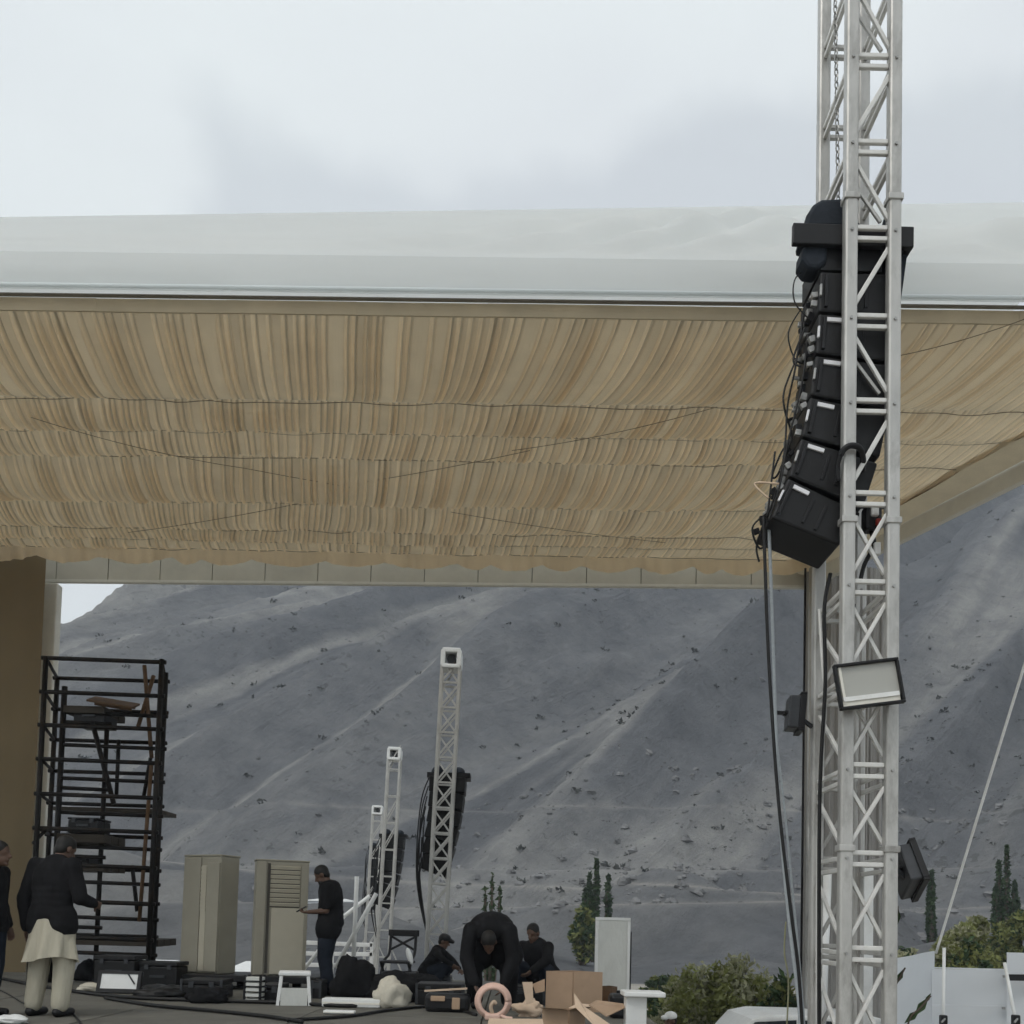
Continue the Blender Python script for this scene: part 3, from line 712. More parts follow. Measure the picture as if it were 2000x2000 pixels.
# ---- line array hung inside the tower
def build_array():
    Y0, Y1 = 7.485, 8.02
    top = at(1592, 505, Y0)
    A = thing('line_array', 'long curved black line array of speaker cabinets hanging in the nearest tower', 'speaker array', (top.x + 0.3, 7.75, top.z + 0.3))
    O = A.location
    px = Y0 / F
    def W(x, y): p = at(x, y, Y0); return Vector((p.x - O.x, 0, p.z - O.z))
    tl = [2, 4, 7.5, 12, 18, 25.5]
    p = Vector((1602.0, 528.0)); D = 158
    ya, yb = Y0 - O.y, Y1 - O.y
    for k, t in enumerate(tl):
        a = R(t); dn = Vector((-math.sin(a), math.cos(a))); fw = Vector((math.cos(a), math.sin(a)))
        h = 82
        ext = D * (R(tl[k + 1] - t) if k + 1 < len(tl) else R(5)) 
        last = k == len(tl) - 1
        hh = 84 if last else h
        q = [p + dn * 2, p + fw * D + dn * 2 , p + fw * D + dn * (hh - 1 + ext * 0.5), p + dn * (hh - 2)]
        if last: q[2] = p + fw * (D * 0.93) + dn * (hh - 6); q[3] = p + fw * 4 + dn * (hh + 2)
        c = []
        for yy in (ya, yb):
            for pt in q:
                w_ = W(pt.x, pt.y); c.append((w_.x, yy, w_.z))
        # build prism: order front loop then back loop
        cab = MB().add(c, [(0, 1, 2, 3), (7, 6, 5, 4), (0, 4, 5, 1), (1, 5, 6, 2), (2, 6, 7, 3), (3, 7, 4, 0)]).build('cabinet', M_spk, A, bevel=0.018)
        # side rigging plate, ribs and recess lines
        def onside(pts, m, nm, dep=0.012, off=0.0, parent=cab):
            cc = []
            for yy in (ya - dep - off, ya - off + 0.004):
                for pt in pts:
                    w_ = W(pt.x, pt.y); cc.append((w_.x, yy, w_.z))
            return MB().add(cc, [(0, 1, 2, 3), (7, 6, 5, 4), (0, 4, 5, 1), (1, 5, 6, 2), (2, 6, 7, 3), (3, 7, 4, 0)]).build(nm, m, parent, bevel=0.003)
        def rect(u0, u1, v0, v1): return [p + fw * u0 + dn * v0, p + fw * u1 + dn * v0, p + fw * u1 + dn * v1, p + fw * u0 + dn * v1]
        onside(rect(10, 16, 10, hh - 10), M_black, 'rigging_rail', 0.02)
        onside(rect(60, 66, 18, hh - 14), M_black, 'side_rib', 0.010)
        onside(rect(88, 94, 20, hh - 12), M_black, 'side_rib', 0.010)
        if k: onside(rect(16, 50, 10, 18), M_label, 'handle_plate', 0.016)
        onside(rect(0, 4, hh * 0.35, hh * 0.62), M_label if k % 2 else M_conn, 'corner_pin', 0.02)
        # rear panel: connectors and small plates along the left face
        rnd = random.Random(k)
        for q_ in range(9):
            u = rnd.uniform(0.06, 0.47); v = rnd.uniform(0.1, 0.9)
            pt = p + dn * (hh * v); w_ = W(pt.x, pt.y)
            s = rnd.uniform(0.02, 0.045)
            MB().box((w_.x - 0.02, ya + u, w_.z), (0.05, s, s * rnd.uniform(0.8, 1.8)), Matrix.Rotation(-a + rnd.uniform(-.5, .5), 3, 'Y')).build('connector', M_conn if q_ % 3 else M_black, cab, bevel=0.004)
        MB().box((W(p.x, p.y + hh / 2).x - 0.02, (ya + yb) / 2, W(p.x, p.y + hh / 2).z), (0.05, 0.08, 0.12), Matrix.Rotation(-a, 3, 'Y')).build('amp_heatsink', M_black, cab, bevel=0.004)
        p = p + dn * h
    # bumper frame
    b0 = W(1546, 462); b1 = W(1781, 470)
    for yy, xs in ((ya - 0.02, b0.x), (yb - 0.05, b0.x + .35)):
        MB().bar((xs, yy, b0.z), (b1.x, yy, b1.z), 0.05, 0.17).build('bumper_bar', M_black, A, bevel=0.008)
    MB().box((W(1640, 500).x + 0.1, (ya + yb) / 2, W(1640, 500).z), (0.5, yb - ya - .06, 0.2)).build('top_frame', M_black, A, bevel=0.008)
    MB().box((b1.x - 0.03, (ya + yb) / 2, b1.z), (0.06, yb - ya, 0.16)).build('bumper_cross_bar', M_black, A, bevel=0.008)
    # hoist with its cloth bag
    def blob(name, c, r, m, seed, amp=0.2):
        mb = MB().ell((0, 0, 0), r, nu=26, nv=18)
        vs = []
        for v in mb.v:
            d = Vector(v); k = 1 + amp * noise.noise(Vector((d.x / r[0], d.y / r[1], d.z / r[2])) * 1.7 + Vector((seed, 0, 0))); vs.append((d.x * k + c[0], d.y * k + c[1], d.z * k + c[2]))
        mb.v = vs; return mb.build(name, m, A, smooth=True)
    bp_ = [W(1570, 440), W(1578, 412), W(1590, 393), W(1606, 383), W(1650, 381), W(1672, 402), W(1676, 440)]
    cc = [(q.x, ya + 0.02, q.z) for q in bp_] + [(q.x * .97 + .01, ya + 0.36, q.z - .02) for q in bp_]; n = len(bp_)
    MB().add(cc, [tuple(range(n)), tuple(range(2 * n - 1, n - 1, -1))] + [(i, i + n, (i + 1) % n + n, (i + 1) % n) for i in range(n)]).build('hoist_bag', M_bag, A, bevel=0.035)
    bp_ = [W(1568, 478), W(1618, 476), W(1616, 512), W(1600, 524), W(1578, 522), W(1566, 505)]
    cc = [(q.x, ya + 0.0, q.z) for q in bp_] + [(q.x, ya + 0.2, q.z) for q in bp_]; n = len(bp_)
    MB().add(cc, [tuple(range(n)), tuple(range(2 * n - 1, n - 1, -1))] + [(i, i + n, (i + 1) % n + n, (i + 1) % n) for i in range(n)]).build('hoist_body', M_bag, A, bevel=0.03)
    c = W(1690, 442); blob('cloth_bundle', (c.x, ya + 0.24, c.z), (0.22, 0.2, 0.14), M_bag, 5, 0.45)
    c = W(1761, 432); blob('hoist_bag', (c.x, ya + 0.3, c.z), (0.06, 0.2, 0.24), M_bag, 12, 0.3)
    # side flap cover down the right
    f = [W(1752, 470), W(1779, 478), W(1768, 560), W(1756, 650), W(1748, 640)]
    cc = [(q.x, ya + 0.06, q.z) for q in f] + [(q.x, ya + 0.1, q.z) for q in f]; n = 5
    MB().add(cc, [tuple(range(n)), tuple(range(2 * n - 1, n - 1, -1))] + [(i, i + n, (i + 1) % n + n, (i + 1) % n) for i in range(n)]).build('side_flap', M_bag, A)
    # lifting chain
    z1 = at(1630, -60, Y0 + .2).z - O.z; cpx = at(1640, 200, Y0 + 0.25).x - O.x
    ch = MB(); z0 = W(1612, 395).z; nL = int((z1 - z0) / 0.055)
    for i in range(nL):
        z = z0 + i * 0.055; rx = cpx - 0.05 * i / nL
        rot = Matrix.Rotation(R(90 * (i % 2) + 20), 3, 'Z')
        ring = [Vector((rx, ya + 0.25, z)) + rot @ Vector((0.016 * math.cos(t), 0, 0.035 * math.sin(t))) for t in [6.283 * j / 8 for j in range(9)]]
        ch.tube(ring, 0.006, 5)
    ch.build('lifting_chain', M_conn, A)['kind'] = 'stuff'
    # cable loops down the back of the array
    rnd = random.Random(21)
    loops = [[(1580, 520), (1553, 545), (1552, 590), (1578, 625)], [(1566, 600), (1540, 650), (1552, 700), (1575, 715)], [(1572, 640), (1550, 700), (1562, 720)],
             [(1560, 690), (1532, 760), (1530, 800), (1548, 850), (1528, 880), (1510, 925), (1520, 925), (1545, 860)],
             [(1570, 610), (1552, 720), (1540, 790), (1532, 880), (1515, 960), (1498, 1010)], [(1580, 650), (1566, 750), (1540, 860), (1522, 950), (1500, 1020)],
             [(1520, 948), (1475, 942), (1500, 975)], [(1500, 1000), (1480, 1060), (1484, 1095)], [(1500, 1000), (1470, 1030), (1485, 1070), (1505, 1050)],
             [(1515, 880), (1500, 990), (1494, 1080)]]
    for i, lp in enumerate(loops):
        yy = ya + rnd.uniform(0.05, 0.4)
        pts = []
        for (x, y) in lp:
            w_ = at(x, y, yy + O.y); pts.append(Vector((w_.x - O.x, yy + rnd.uniform(-.03, .03), w_.z - O.z)))
        MB().tube(smooth_path(pts, 7), 0.0085 if i not in (0, 1) else 0.006, 6).build('signal_cable', M_cable if i not in (6,) else M_cardin, A, smooth=True)
build_array()

def cable(name, pts, r, m, label, cat='cable', group=None):
    o = MB().tube(smooth_path(pts, 8), r, 8).build(name, m, None, smooth=True)
    return tag(o, label, cat, group)
# long cables falling from the array to the ground
cable('hanging_cable', [at(1491, 1010, 7.6), at(1494, 1100, 7.6), at(1502, 1300, 7.6), at(1520, 1560, 7.55), at(1545, 1780, 7.5), at(1560, 1900, 7.5), at(1572, 2090, 7.5)], 0.0135, M_cable, 'black cable hanging from the bottom of the speaker array to the ground')
cable('hanging_cable', [at(1502, 1030, 7.7), at(1508, 1200, 7.7), at(1514, 1380, 7.7), at(1522, 1580, 7.6), at(1540, 1790, 7.6), at(1560, 1960, 7.6), at(1566, 2090, 7.6)], 0.0135, M_cableg, 'pale grey cable hanging beside the black cable left of the tower')
cable('hanging_cable', [at(1510, 1390, 7.75), at(1530, 1560, 7.7), at(1552, 1780, 7.7), at(1568, 1960, 7.7), at(1574, 2090, 7.7)], 0.009, M_cableg, 'thin grey cable joining the hanging cables halfway down')

# ---- floodlights
def floodlight(label, c, wd, ht, rot, depth=0.09, glass=M_flood):
    o = thing('floodlight', label, 'floodlight', c, 'floodlights clamped to the truss tower')
    o.rotation_euler = rot
    MB().box((0, depth * 0.6, 0), (wd * 0.94, depth, ht * 0.9)).build('housing', M_grey, o, bevel=0.015)
    t = 0.021
    for (cx, cz, sx, sz) in ((0, ht / 2, wd + t, t), (0, -ht / 2, wd + t, t), (-wd / 2, 0, t, ht - t), (wd / 2, 0, t, ht - t)):
        MB().box((cx, 0, cz), (sx, 0.05, sz)).build('frame', M_black, o, bevel=0.005)
    MB().box((0, 0.012, 0.03), (wd - t, 0.01, ht - t - 0.05)).build('glass', glass, o)
    MB().box((-wd / 2 + 0.035, 0.0, 0.01), (0.02, 0.012, ht * 0.86)).build('reflector', M_trim, o)
    MB().box((0.0, -0.004, -ht * 0.30), (wd * 0.9, 0.018, 0.034)).build('reflector', M_white, o)
    MB().box((0.0, 0.004, -ht * 0.41), (wd * 0.92, 0.012, 0.055)).build('reflector', M_trim, o)
    MB().bar((-wd * 0.3, depth + .02, 0), (wd * 0.3, depth + .02, 0), 0.03, 0.02).build('bracket', M_black, o)
    MB().bar((0, depth + .01, 0), (0, depth + 0.12, 0), 0.03).build('bracket', M_black, o)
    return o
c = at(1697, 1336, 7.22)
floodlight('grey floodlight with black frame tilted on the front of the tower', c, 0.47, 0.33, (R(-4), R(-8.5), 0))
c = at(1784, 1700, 7.6)
floodlight('dark floodlight seen edge on at the right of the tower', c, 0.42, 0.34, (R(-14), R(22), R(80)), 0.10)
c = at(1563, 1395, 8.0)
floodlight('small dark floodlight seen edge on at the left of the tower', c, 0.26, 0.30, (R(4), R(-2), R(82)), 0.10)
o = MB().bar(at(1740, 1690, 7.5), at(1790, 1732, 7.55), 0.035).build('floodlight_arm', M_grey)
o.parent = TW; o.location = -TW.location
o = MB().bar(at(1586, 1420, 8.08), at(1563, 1402, 8.06), 0.03).build('floodlight_arm', M_grey)
o.parent = TW; o.location = -TW.location

# ---- small rigging bits on the tower
def rig():
    p = at(1702, 1015, 7.62)
    t = thing('chain_motor', 'small black chain motor with white cap inside the tower below the array', 'motor', p)
    MB().box((0, 0, 0), (0.13, 0.13, 0.2)).build('body', M_black, t, bevel=0.02)
    MB().box((0.0, -0.07, 0.04), (0.06, 0.05, 0.09)).build('cap', M_white, t, bevel=0.015)
    MB().box((0.03, -0.075, -0.05), (0.045, 0.04, 0.05)).build('switch', M_red, t, bevel=0.01)
    MB().tube(smooth_path([(0, 0, -0.1), (0.01, -0.03, -0.22), (-0.05, 0, -0.36), (-0.09, -0.02, -0.5)], 6), 0.018, 7).build('cable', M_cable, t, smooth=True)
    MB().box((0.025, -0.05, -0.26), (0.05, 0.05, 0.1)).build('weight', M_white, t, bevel=0.008)
    MB().bar((-0.15, 0, 0.11), (0.18, 0, 0.11), 0.04, 0.03).build('hanger_bar', M_grey, t)
    # strap round the front post
    q = at(1660, 885, 7.34)
    s = thing('ratchet_strap', 'black strap wound round the front post beside the array', 'strap', q)
    pts = [(-0.07, 0.0, -0.02), (-0.05, -0.02, 0.02), (0.0, -0.03, 0.045), (0.07, -0.02, 0.03), (0.12, 0.05, -0.03), (0.14, 0.12, -0.08)]
    MB().tube(smooth_path(pts, 6), 0.024, 7).build('webbing', M_black, s, smooth=True)
    MB().tube(smooth_path([(-0.07, 0.0, -0.02), (-0.085, 0.03, -0.1), (-0.07, 0.05, -0.2)], 6), 0.018, 7).build('tail', M_black, s, smooth=True)
rig()
# cables tied down the inside of the tower
cable('tower_cable', [at(1668, 1180, 7.5), at(1662, 1300, 7.5), at(1664, 1500, 7.5), at(1656, 1700, 7.5), at(1655, 2090, 7.5)], 0.014, M_cable, 'black cable taped down the inside of the front left tower post')
cable('tower_cable', [at(1622, 1120, 7.7), at(1610, 1190, 7.7), at(1612, 1330, 7.7), at(1604, 1480, 7.7), at(1600, 1640, 7.7), at(1600, 2090, 7.7)], 0.016, M_cable, 'black cable running down the left side face of the tower')
cable('tower_cable', [at(1600, 1190, 7.8), at(1606, 1290, 7.75), at(1612, 1380, 7.75), at(1603, 1500, 7.75), at(1597, 1700, 7.75), at(1596, 2090, 7.75)], 0.013, M_brace, 'white conduit bending down the left side face of the tower')
cable('tower_cable', [at(1683, 1150, 7.95), at(1680, 1400, 7.95), at(1678, 1700, 7.95), at(1676, 2090, 7.95)], 0.011, M_drape, 'grey cable hanging straight down in the middle of the tower')

# ================================================================== FAR TRUSS TOWERS
def far_tower(px, ptop, Y, wdt, label, arr_label, ay0, ay1, lean_px, coarse=False):
    pb = at(px, ptop, Y); s = 0.055 if not coarse else 0.06
    H = pb.z
    t = thing('delay_tower', label, 'truss tower', (pb.x, Y, 0), 'truss towers standing behind the stage')
    lean = 0.028
    t.rotation_euler = (0, lean * 0.9, 0); t.location.x -= 0.025 * H
    h = wdt / 2
    post = MB().box((0, 0, H / 2), (s, s, H)).build('post', M_alu, t); post.location = (-h, -h, 0)
    for q in ((h, -h), (-h, h), (h, h)): copy_part(post, t, (q[0], q[1], 0))
    step = 0.48 if not coarse else 0.8; z = H - 0.45; r0 = b0 = None
    d = MB().bar((-h, 0, 0), (h, 0, step * 0.92), 0.032, 0.032, up=(0, 1, 0)); e = MB().bar((-h, 0, step * 0.92), (h, 0, 0), 0.032, 0.032, up=(0, 1, 0)); r_ = MB().bar((-h, 0, 0), (h, 0, 0), 0.035)
    od = oe = orr = None
    while z > 0.3:
        for yy in (-h, h):
            if orr is None: orr = r_.build('rung', M_alu, t); orr.location = (0, yy, z)
            else: copy_part(orr, t, (0, yy, z))
            if not (coarse and int(z * 10) % 3 == 0):
                if od is None: od = d.build('brace', M_alu, t); od.location = (0, yy, z)
                else: copy_part(od, t, (0, yy, z))
            if yy < 0 and not coarse:
                if oe is None: oe = e.build('brace', M_alu, t); oe.location = (0, yy + 0.03, z)
                else: copy_part(oe, t, (0, yy + 0.03, z))
        z -= step
    # pulley head on top
    hd = MB()
    w2, h2 = wdt * 0.82, 0.34
    for (cx, cz, sx, sz) in ((0, h2 * .5, w2 * 1.25, 0.09), (0, -h2 * .4, w2 * 1.25, 0.08), (-w2 * .55, 0.02, 0.09, h2 * 0.9), (w2 * .55, 0.02, 0.09, h2 * 0.9)):
        hd.box((cx, 0, H + cz), (sx, wdt * 1.35, sz))
    hd.build('pulley_head', M_white, t, bevel=0.02)
    MB().tube([(0, -0.1, H + 0.03), (0, 0.1, H + 0.03)], 0.09, 12).build('pulley_wheel', M_grey, t)
    for k in (-1, 1):
        MB().bar((k * (h + 0.02), 0, 0.1), (k * 1.3, 0.2 * k, 0.05), 0.06).build('outrigger', M_alu, t)
        MB().bar((k * (h), 0, 2.2), (k * 1.25, 0.2 * k, 0.08), 0.045).build('outrigger_stay', M_alu, t)
    # array on this tower
    top = at(px, ay0, Y).z; bot = at(px, ay1, Y).z
    n = 6; hh = (top - bot) / n
    A = thing('small_line_array', arr_label, 'speaker array', (pb.x - 0.025 * (H - top) + 0.02, Y, top), 'speaker arrays on the far towers')
    for k in range(n):
        f = k / (n - 1); x = -0.20 * f ** 1.6
        MB().box((x, 0, -hh * (k + .5)), (0.70 * (1 - .2 * f), 0.6, hh * 0.96), Matrix.Rotation(R(2 + 18 * f), 3, 'Y')).build('cabinet', M_spk, A, bevel=0.02)
    MB().box((0.02, 0, 0.03), (0.84, 0.5, 0.10)).build('bumper_bar', M_black, A)
    mb = MB().ell((-0.2, 0, 0.12), (0.14, 0.16, 0.13), nu=14, nv=9); mb.build('hoist_bag', M_bag, A, smooth=True)
    mb = MB().ell((0.2, 0, 0.12), (0.13, 0.16, 0.11), nu=14, nv=9); mb.build('hoist_bag', M_bag, A, smooth=True)
    rnd = random.Random(int(px))
    for k in range(7):
        pts = [(-0.34 - 0.02 * k, -0.3, -0.2 * k), (-0.40 - rnd.random() * .1, -0.35, -0.6 - .2 * k), (-0.42 - rnd.random() * .16, -0.35, -(top - bot) - 0.1), (-0.3, -0.3, -(top - bot) - 1.2)]
        MB().tube(smooth_path(pts, 6), 0.013, 5).build('cable', M_cable, A, smooth=True)
    # (the cabinets hang clear in front of the posts)
    A.location.y = Y + wdt / 2 + 0.4
    return t
far_tower(882, 1292, 18.5, 0.34, 'white truss tower with square head, nearest and tallest of three behind stage', 'black speaker array hanging on the nearest tower behind the stage', 1512, 1705, 27)
far_tower(771, 1475, 29.0, 0.36, 'middle one of three white truss towers behind the stage', 'black speaker array on the middle tower behind the stage', 1632, 1772, 15, True)
far_tower(738, 1584, 42.0, 0.42, 'shortest looking and farthest of three white truss towers behind stage', 'black speaker array on the farthest tower behind the stage', 1655, 1775, 10, True)

# white poles and rails behind the stage
def pole(a, b, r, label, m=M_white, cat='pole', group=None, name='white_pole'):
    return tag(MB().tube([a, b], r, 8).build(name, m, None, smooth=True), label, cat, group)
pole(at(690, 1885, 20), at(697, 1712, 20), 0.045, 'upright white pole just right of the standing man')
pole(at(655, 1890, 20), at(735, 1745, 20), 0.045, 'white pole leaning right behind the standing man')
pole(at(640, 1815, 24), at(722, 1750, 24), 0.05, 'short white pole leaning low behind the standing man')
pole(at(585, 1905, 22), at(672, 1790, 22), 0.04, 'thin white pole slanting behind the standing man at waist height')
def barrier():
    a = at(570, 1860, 24); b = at(730, 1862, 24)
    t = thing('barrier', 'white crowd barrier with rails behind the standing man', 'barrier', (a.x, a.y, 0))
    def rel(px, py): return at(px, py, 24) - t.location
    for (y1, y2) in ((1862, 1864), (1884, 1886), (1840, 1846)):
        MB().bar(rel(572, y1), rel(728, y2), 0.07, 0.1).build('rail', M_white, t, bevel=0.01)
    for px in (575, 650, 726):
        p = rel(px, 1840); MB().bar(p, (p.x, p.y, -t.location.z), 0.07).build('upright', M_white, t)
barrier()
def shed(label, px0, px1, py, Y, h=None, d=2.5):
    a = at(px0, py, Y); b = at(px1, py, Y); w_ = b.x - a.x; H = a.z
    t = thing('white_shed', label, 'tent', ((a.x + b.x) / 2, Y + d / 2, 0), 'low white tents beyond the stage')
    MB().box((0, 0, (H - 0.25) / 2), (w_, d, H - 0.25)).build('wall', M_panelw, t, bevel=0.02)
    MB().add([(-w_ / 2 - .1, -d / 2 - .1, H - .25), (w_ / 2 + .1, -d / 2 - .1, H - .25), (w_ / 2 + .1, d / 2 + .1, H - .25), (-w_ / 2 - .1, d / 2 + .1, H - .25), (-w_ / 4, 0, H), (w_ / 4, 0, H)],
             [(0, 1, 5, 4), (1, 2, 5), (2, 3, 4, 5), (3, 0, 4), (3, 2, 1, 0)]).build('roof', M_white, t)
    return t
shed('low white tent seen under the scaffold right of the man in cream trousers', 190, 350, 1876, 23)
shed('low white tent seen between the two beige cabinets', 440, 500, 1880, 26)
shed('small white tent partly behind the standing man', 590, 690, 1752, 70, d=5)

# ================================================================== SCAFFOLD
def scaffold():
    Y0, Y1 = 13.5, 14.7
    c = at(190, 1900, 14); S = thing('scaffold', 'dark steel scaffold tower with platforms beside the tan cloth wall', 'scaffold', (c.x, 14.1, STZ))
    O = S.location
    L0 = at(90, 1282, Y0).x - O.x; R0 = at(316, 1290, Y0).x - O.x; L1 = at(112, 1320, Y1).x - O.x; R1 = at(324, 1322, Y1).x - O.x
    H = at(90, 1282, Y0).z - STZ; ya, yb = Y0 - O.y, Y1 - O.y
    r = 0.038
    M1 = at(205, 1290, Y0).x - O.x
    for (x, y, h) in ((L0, ya, H), (R0, ya, H), (L1, yb, H), (R1, yb, H)):
        MB().tube([(x, y, 0), (x, y, h)], r, 8).build('standard', M_steel, S, smooth=True)
        MB().box((x, y, 0.01), (0.14, 0.14, 0.02)).build('base_plate', M_steel, S)
    # inner frames (ladder frames)
    xi = at(127, 1330, Y0 + .3).x - O.x
    for (x, y, h, rr_) in ((xi, ya + 0.3, H - 0.35, 0.042), (at(210, 1400, Y0 + .5).x - O.x, ya + 0.5, H - 0.75, 0.036), (R0 - 0.06, ya + 0.35, H - 0.1, 0.036), (R1 + 0.04, yb - 0.2, H - 0.25, 0.05)):
        MB().tube([(x, y, 0), (x, y, h)], rr_, 8).build('standard', M_steel, S, smooth=True)
    zs = [H - 0.02, H - 0.50, H - 0.97, H - 1.45, H - 1.94, H - 2.42, H - 2.92, H - 3.42, H - 3.92]
    for k, z in enumerate(zs):
        MB().tube([(L0 - .06, ya, z), (R0 + .06, ya, z - 0.02)], 0.031, 7).build('ledger', M_steel, S, smooth=True)
        MB().tube([(L1 - .06, yb, z + 0.01), (R1 + .06, yb, z)], 0.031, 7).build('ledger', M_steel, S, smooth=True)
        for (xa, xb) in ((L0, L1), (R0, R1)):
            MB().tube([(xa, ya, z), (xb, yb, z + 0.01)], 0.024, 7).build('transom', M_steel, S, smooth=True)
        if 1 <= k:
            MB().tube([(xi, ya + .3, z - 0.22), (R0, ya + .33, z - 0.24)], 0.029, 7).build('ledger', M_steel, S, smooth=True)
            if k % 2: MB().tube([(xi, ya + .3, z - 0.36), (M1, ya + .33, z - 0.37)], 0.029, 7).build('ledger', M_steel, S, smooth=True)
    def brace(p, q, r_=0.022, m=M_steel): MB().tube([p, q], r_, 7).build('brace', m, S, smooth=True)
    def rel(px, py, Y): return at(px, py, Y) - O
    brace(rel(180, 1410, 13.8), rel(222, 1570, 13.8), 0.036)
    brace(rel(232, 1445, 13.9), rel(227, 1560, 13.9), 0.028)
    brace(rel(300, 1320, 14.2), rel(268, 1425, 14.0), 0.03, M_plank2); brace(rel(282, 1300, 14.0), rel(296, 1480, 13.9), 0.03, M_plank2)
    brace(rel(294, 1480, 14.0), rel(280, 1560, 14.0), 0.028); brace(rel(296, 1490, 13.8), rel(272, 1800, 13.8), 0.028, M_plank2)
    brace(rel(258, 1690, 14.0), rel(268, 1780, 14.0), 0.03); brace(rel(64, 1648, 13.6), rel(92, 1618, 13.6), 0.024)
    # platforms
    for (px0, px1, py, Ya, m, th) in ((125, 205, 1378, 13.75, M_plank, 0.10), (112, 205, 1628, 13.7, M_plank, 0.12), (112, 205, 1690, 13.9, M_plank, 0.07), (105, 312, 1575, 14.5, M_plank, 0.06), (100, 310, 1830, 13.9, M_plank, 0.1)):
        a = rel(px0, py, Ya); b = rel(px1, py, Ya)
        for k in range(3):
            MB().box(((a.x + b.x) / 2, a.y + 0.1 + 0.26 * k, a.z - th / 2 + 0.004 * k), (b.x - a.x, 0.24, th)).build('plank', m, S, bevel=0.006)
scaffold()
def scaffold_loads():
    p = at(222, 1372, 13.8)
    t = thing('wooden_board', 'brown wooden board lying across the top platform of the scaffold', 'board', p)
    t.rotation_euler = (R(18), R(6), R(12))
    MB().box((0, 0, 0), (0.62, 0.5, 0.03)).build('board', M_plank2, t, bevel=0.005)
    MB().box((0.02, -0.1, -0.04), (0.5, 0.05, 0.05)).build('batten', M_plank2, t)
    MB().box((0.02, 0.15, -0.04), (0.5, 0.05, 0.05)).build('batten', M_plank2, t)
    def case(label, px0, px1, py0, py1, Y, m=M_black):
        a = at(px0, py1, Y); b = at(px1, py0, Y); w_, h_ = b.x - a.x, b.z - a.z
        t = thing('equipment_case', label, 'case', ((a.x + b.x) / 2, Y + 0.25, a.z))
        MB().box((0, 0, h_ * 0.42), (w_, 0.45, h_ * 0.84)).build('body', m, t, bevel=0.015)
        MB().box((0, 0, h_ * 0.93), (w_ * 1.03, 0.47, h_ * 0.14)).build('lid', m, t, bevel=0.01)
        MB().bar((-w_ * .2, -0.24, h_ * .5), (w_ * .2, -0.24, h_ * .5), 0.03, 0.03).build('handle', M_grey, t)
        for k in (-1, 1): MB().box((k * w_ * 0.3, -0.235, h_ * 0.82), (0.05, 0.03, 0.06)).build('latch', M_grey, t)
        return t
    case('black case on the upper scaffold platform under the brown board', 141, 204, 1380, 1414, 13.78)
    case('black case with handle on the middle scaffold platform', 130, 190, 1597, 1626, 13.75)
    case('dark box on the low scaffold platform behind the man in cream trousers', 128, 172, 1673, 1689, 13.95)
    case('large black case at the foot of the scaffold', 180, 262, 1868, 1925, 12.9, M_spk)
    case('black case beside the foot of the first beige cabinet', 268, 345, 1880, 1935, 13.0, M_spk)
scaffold_loads()

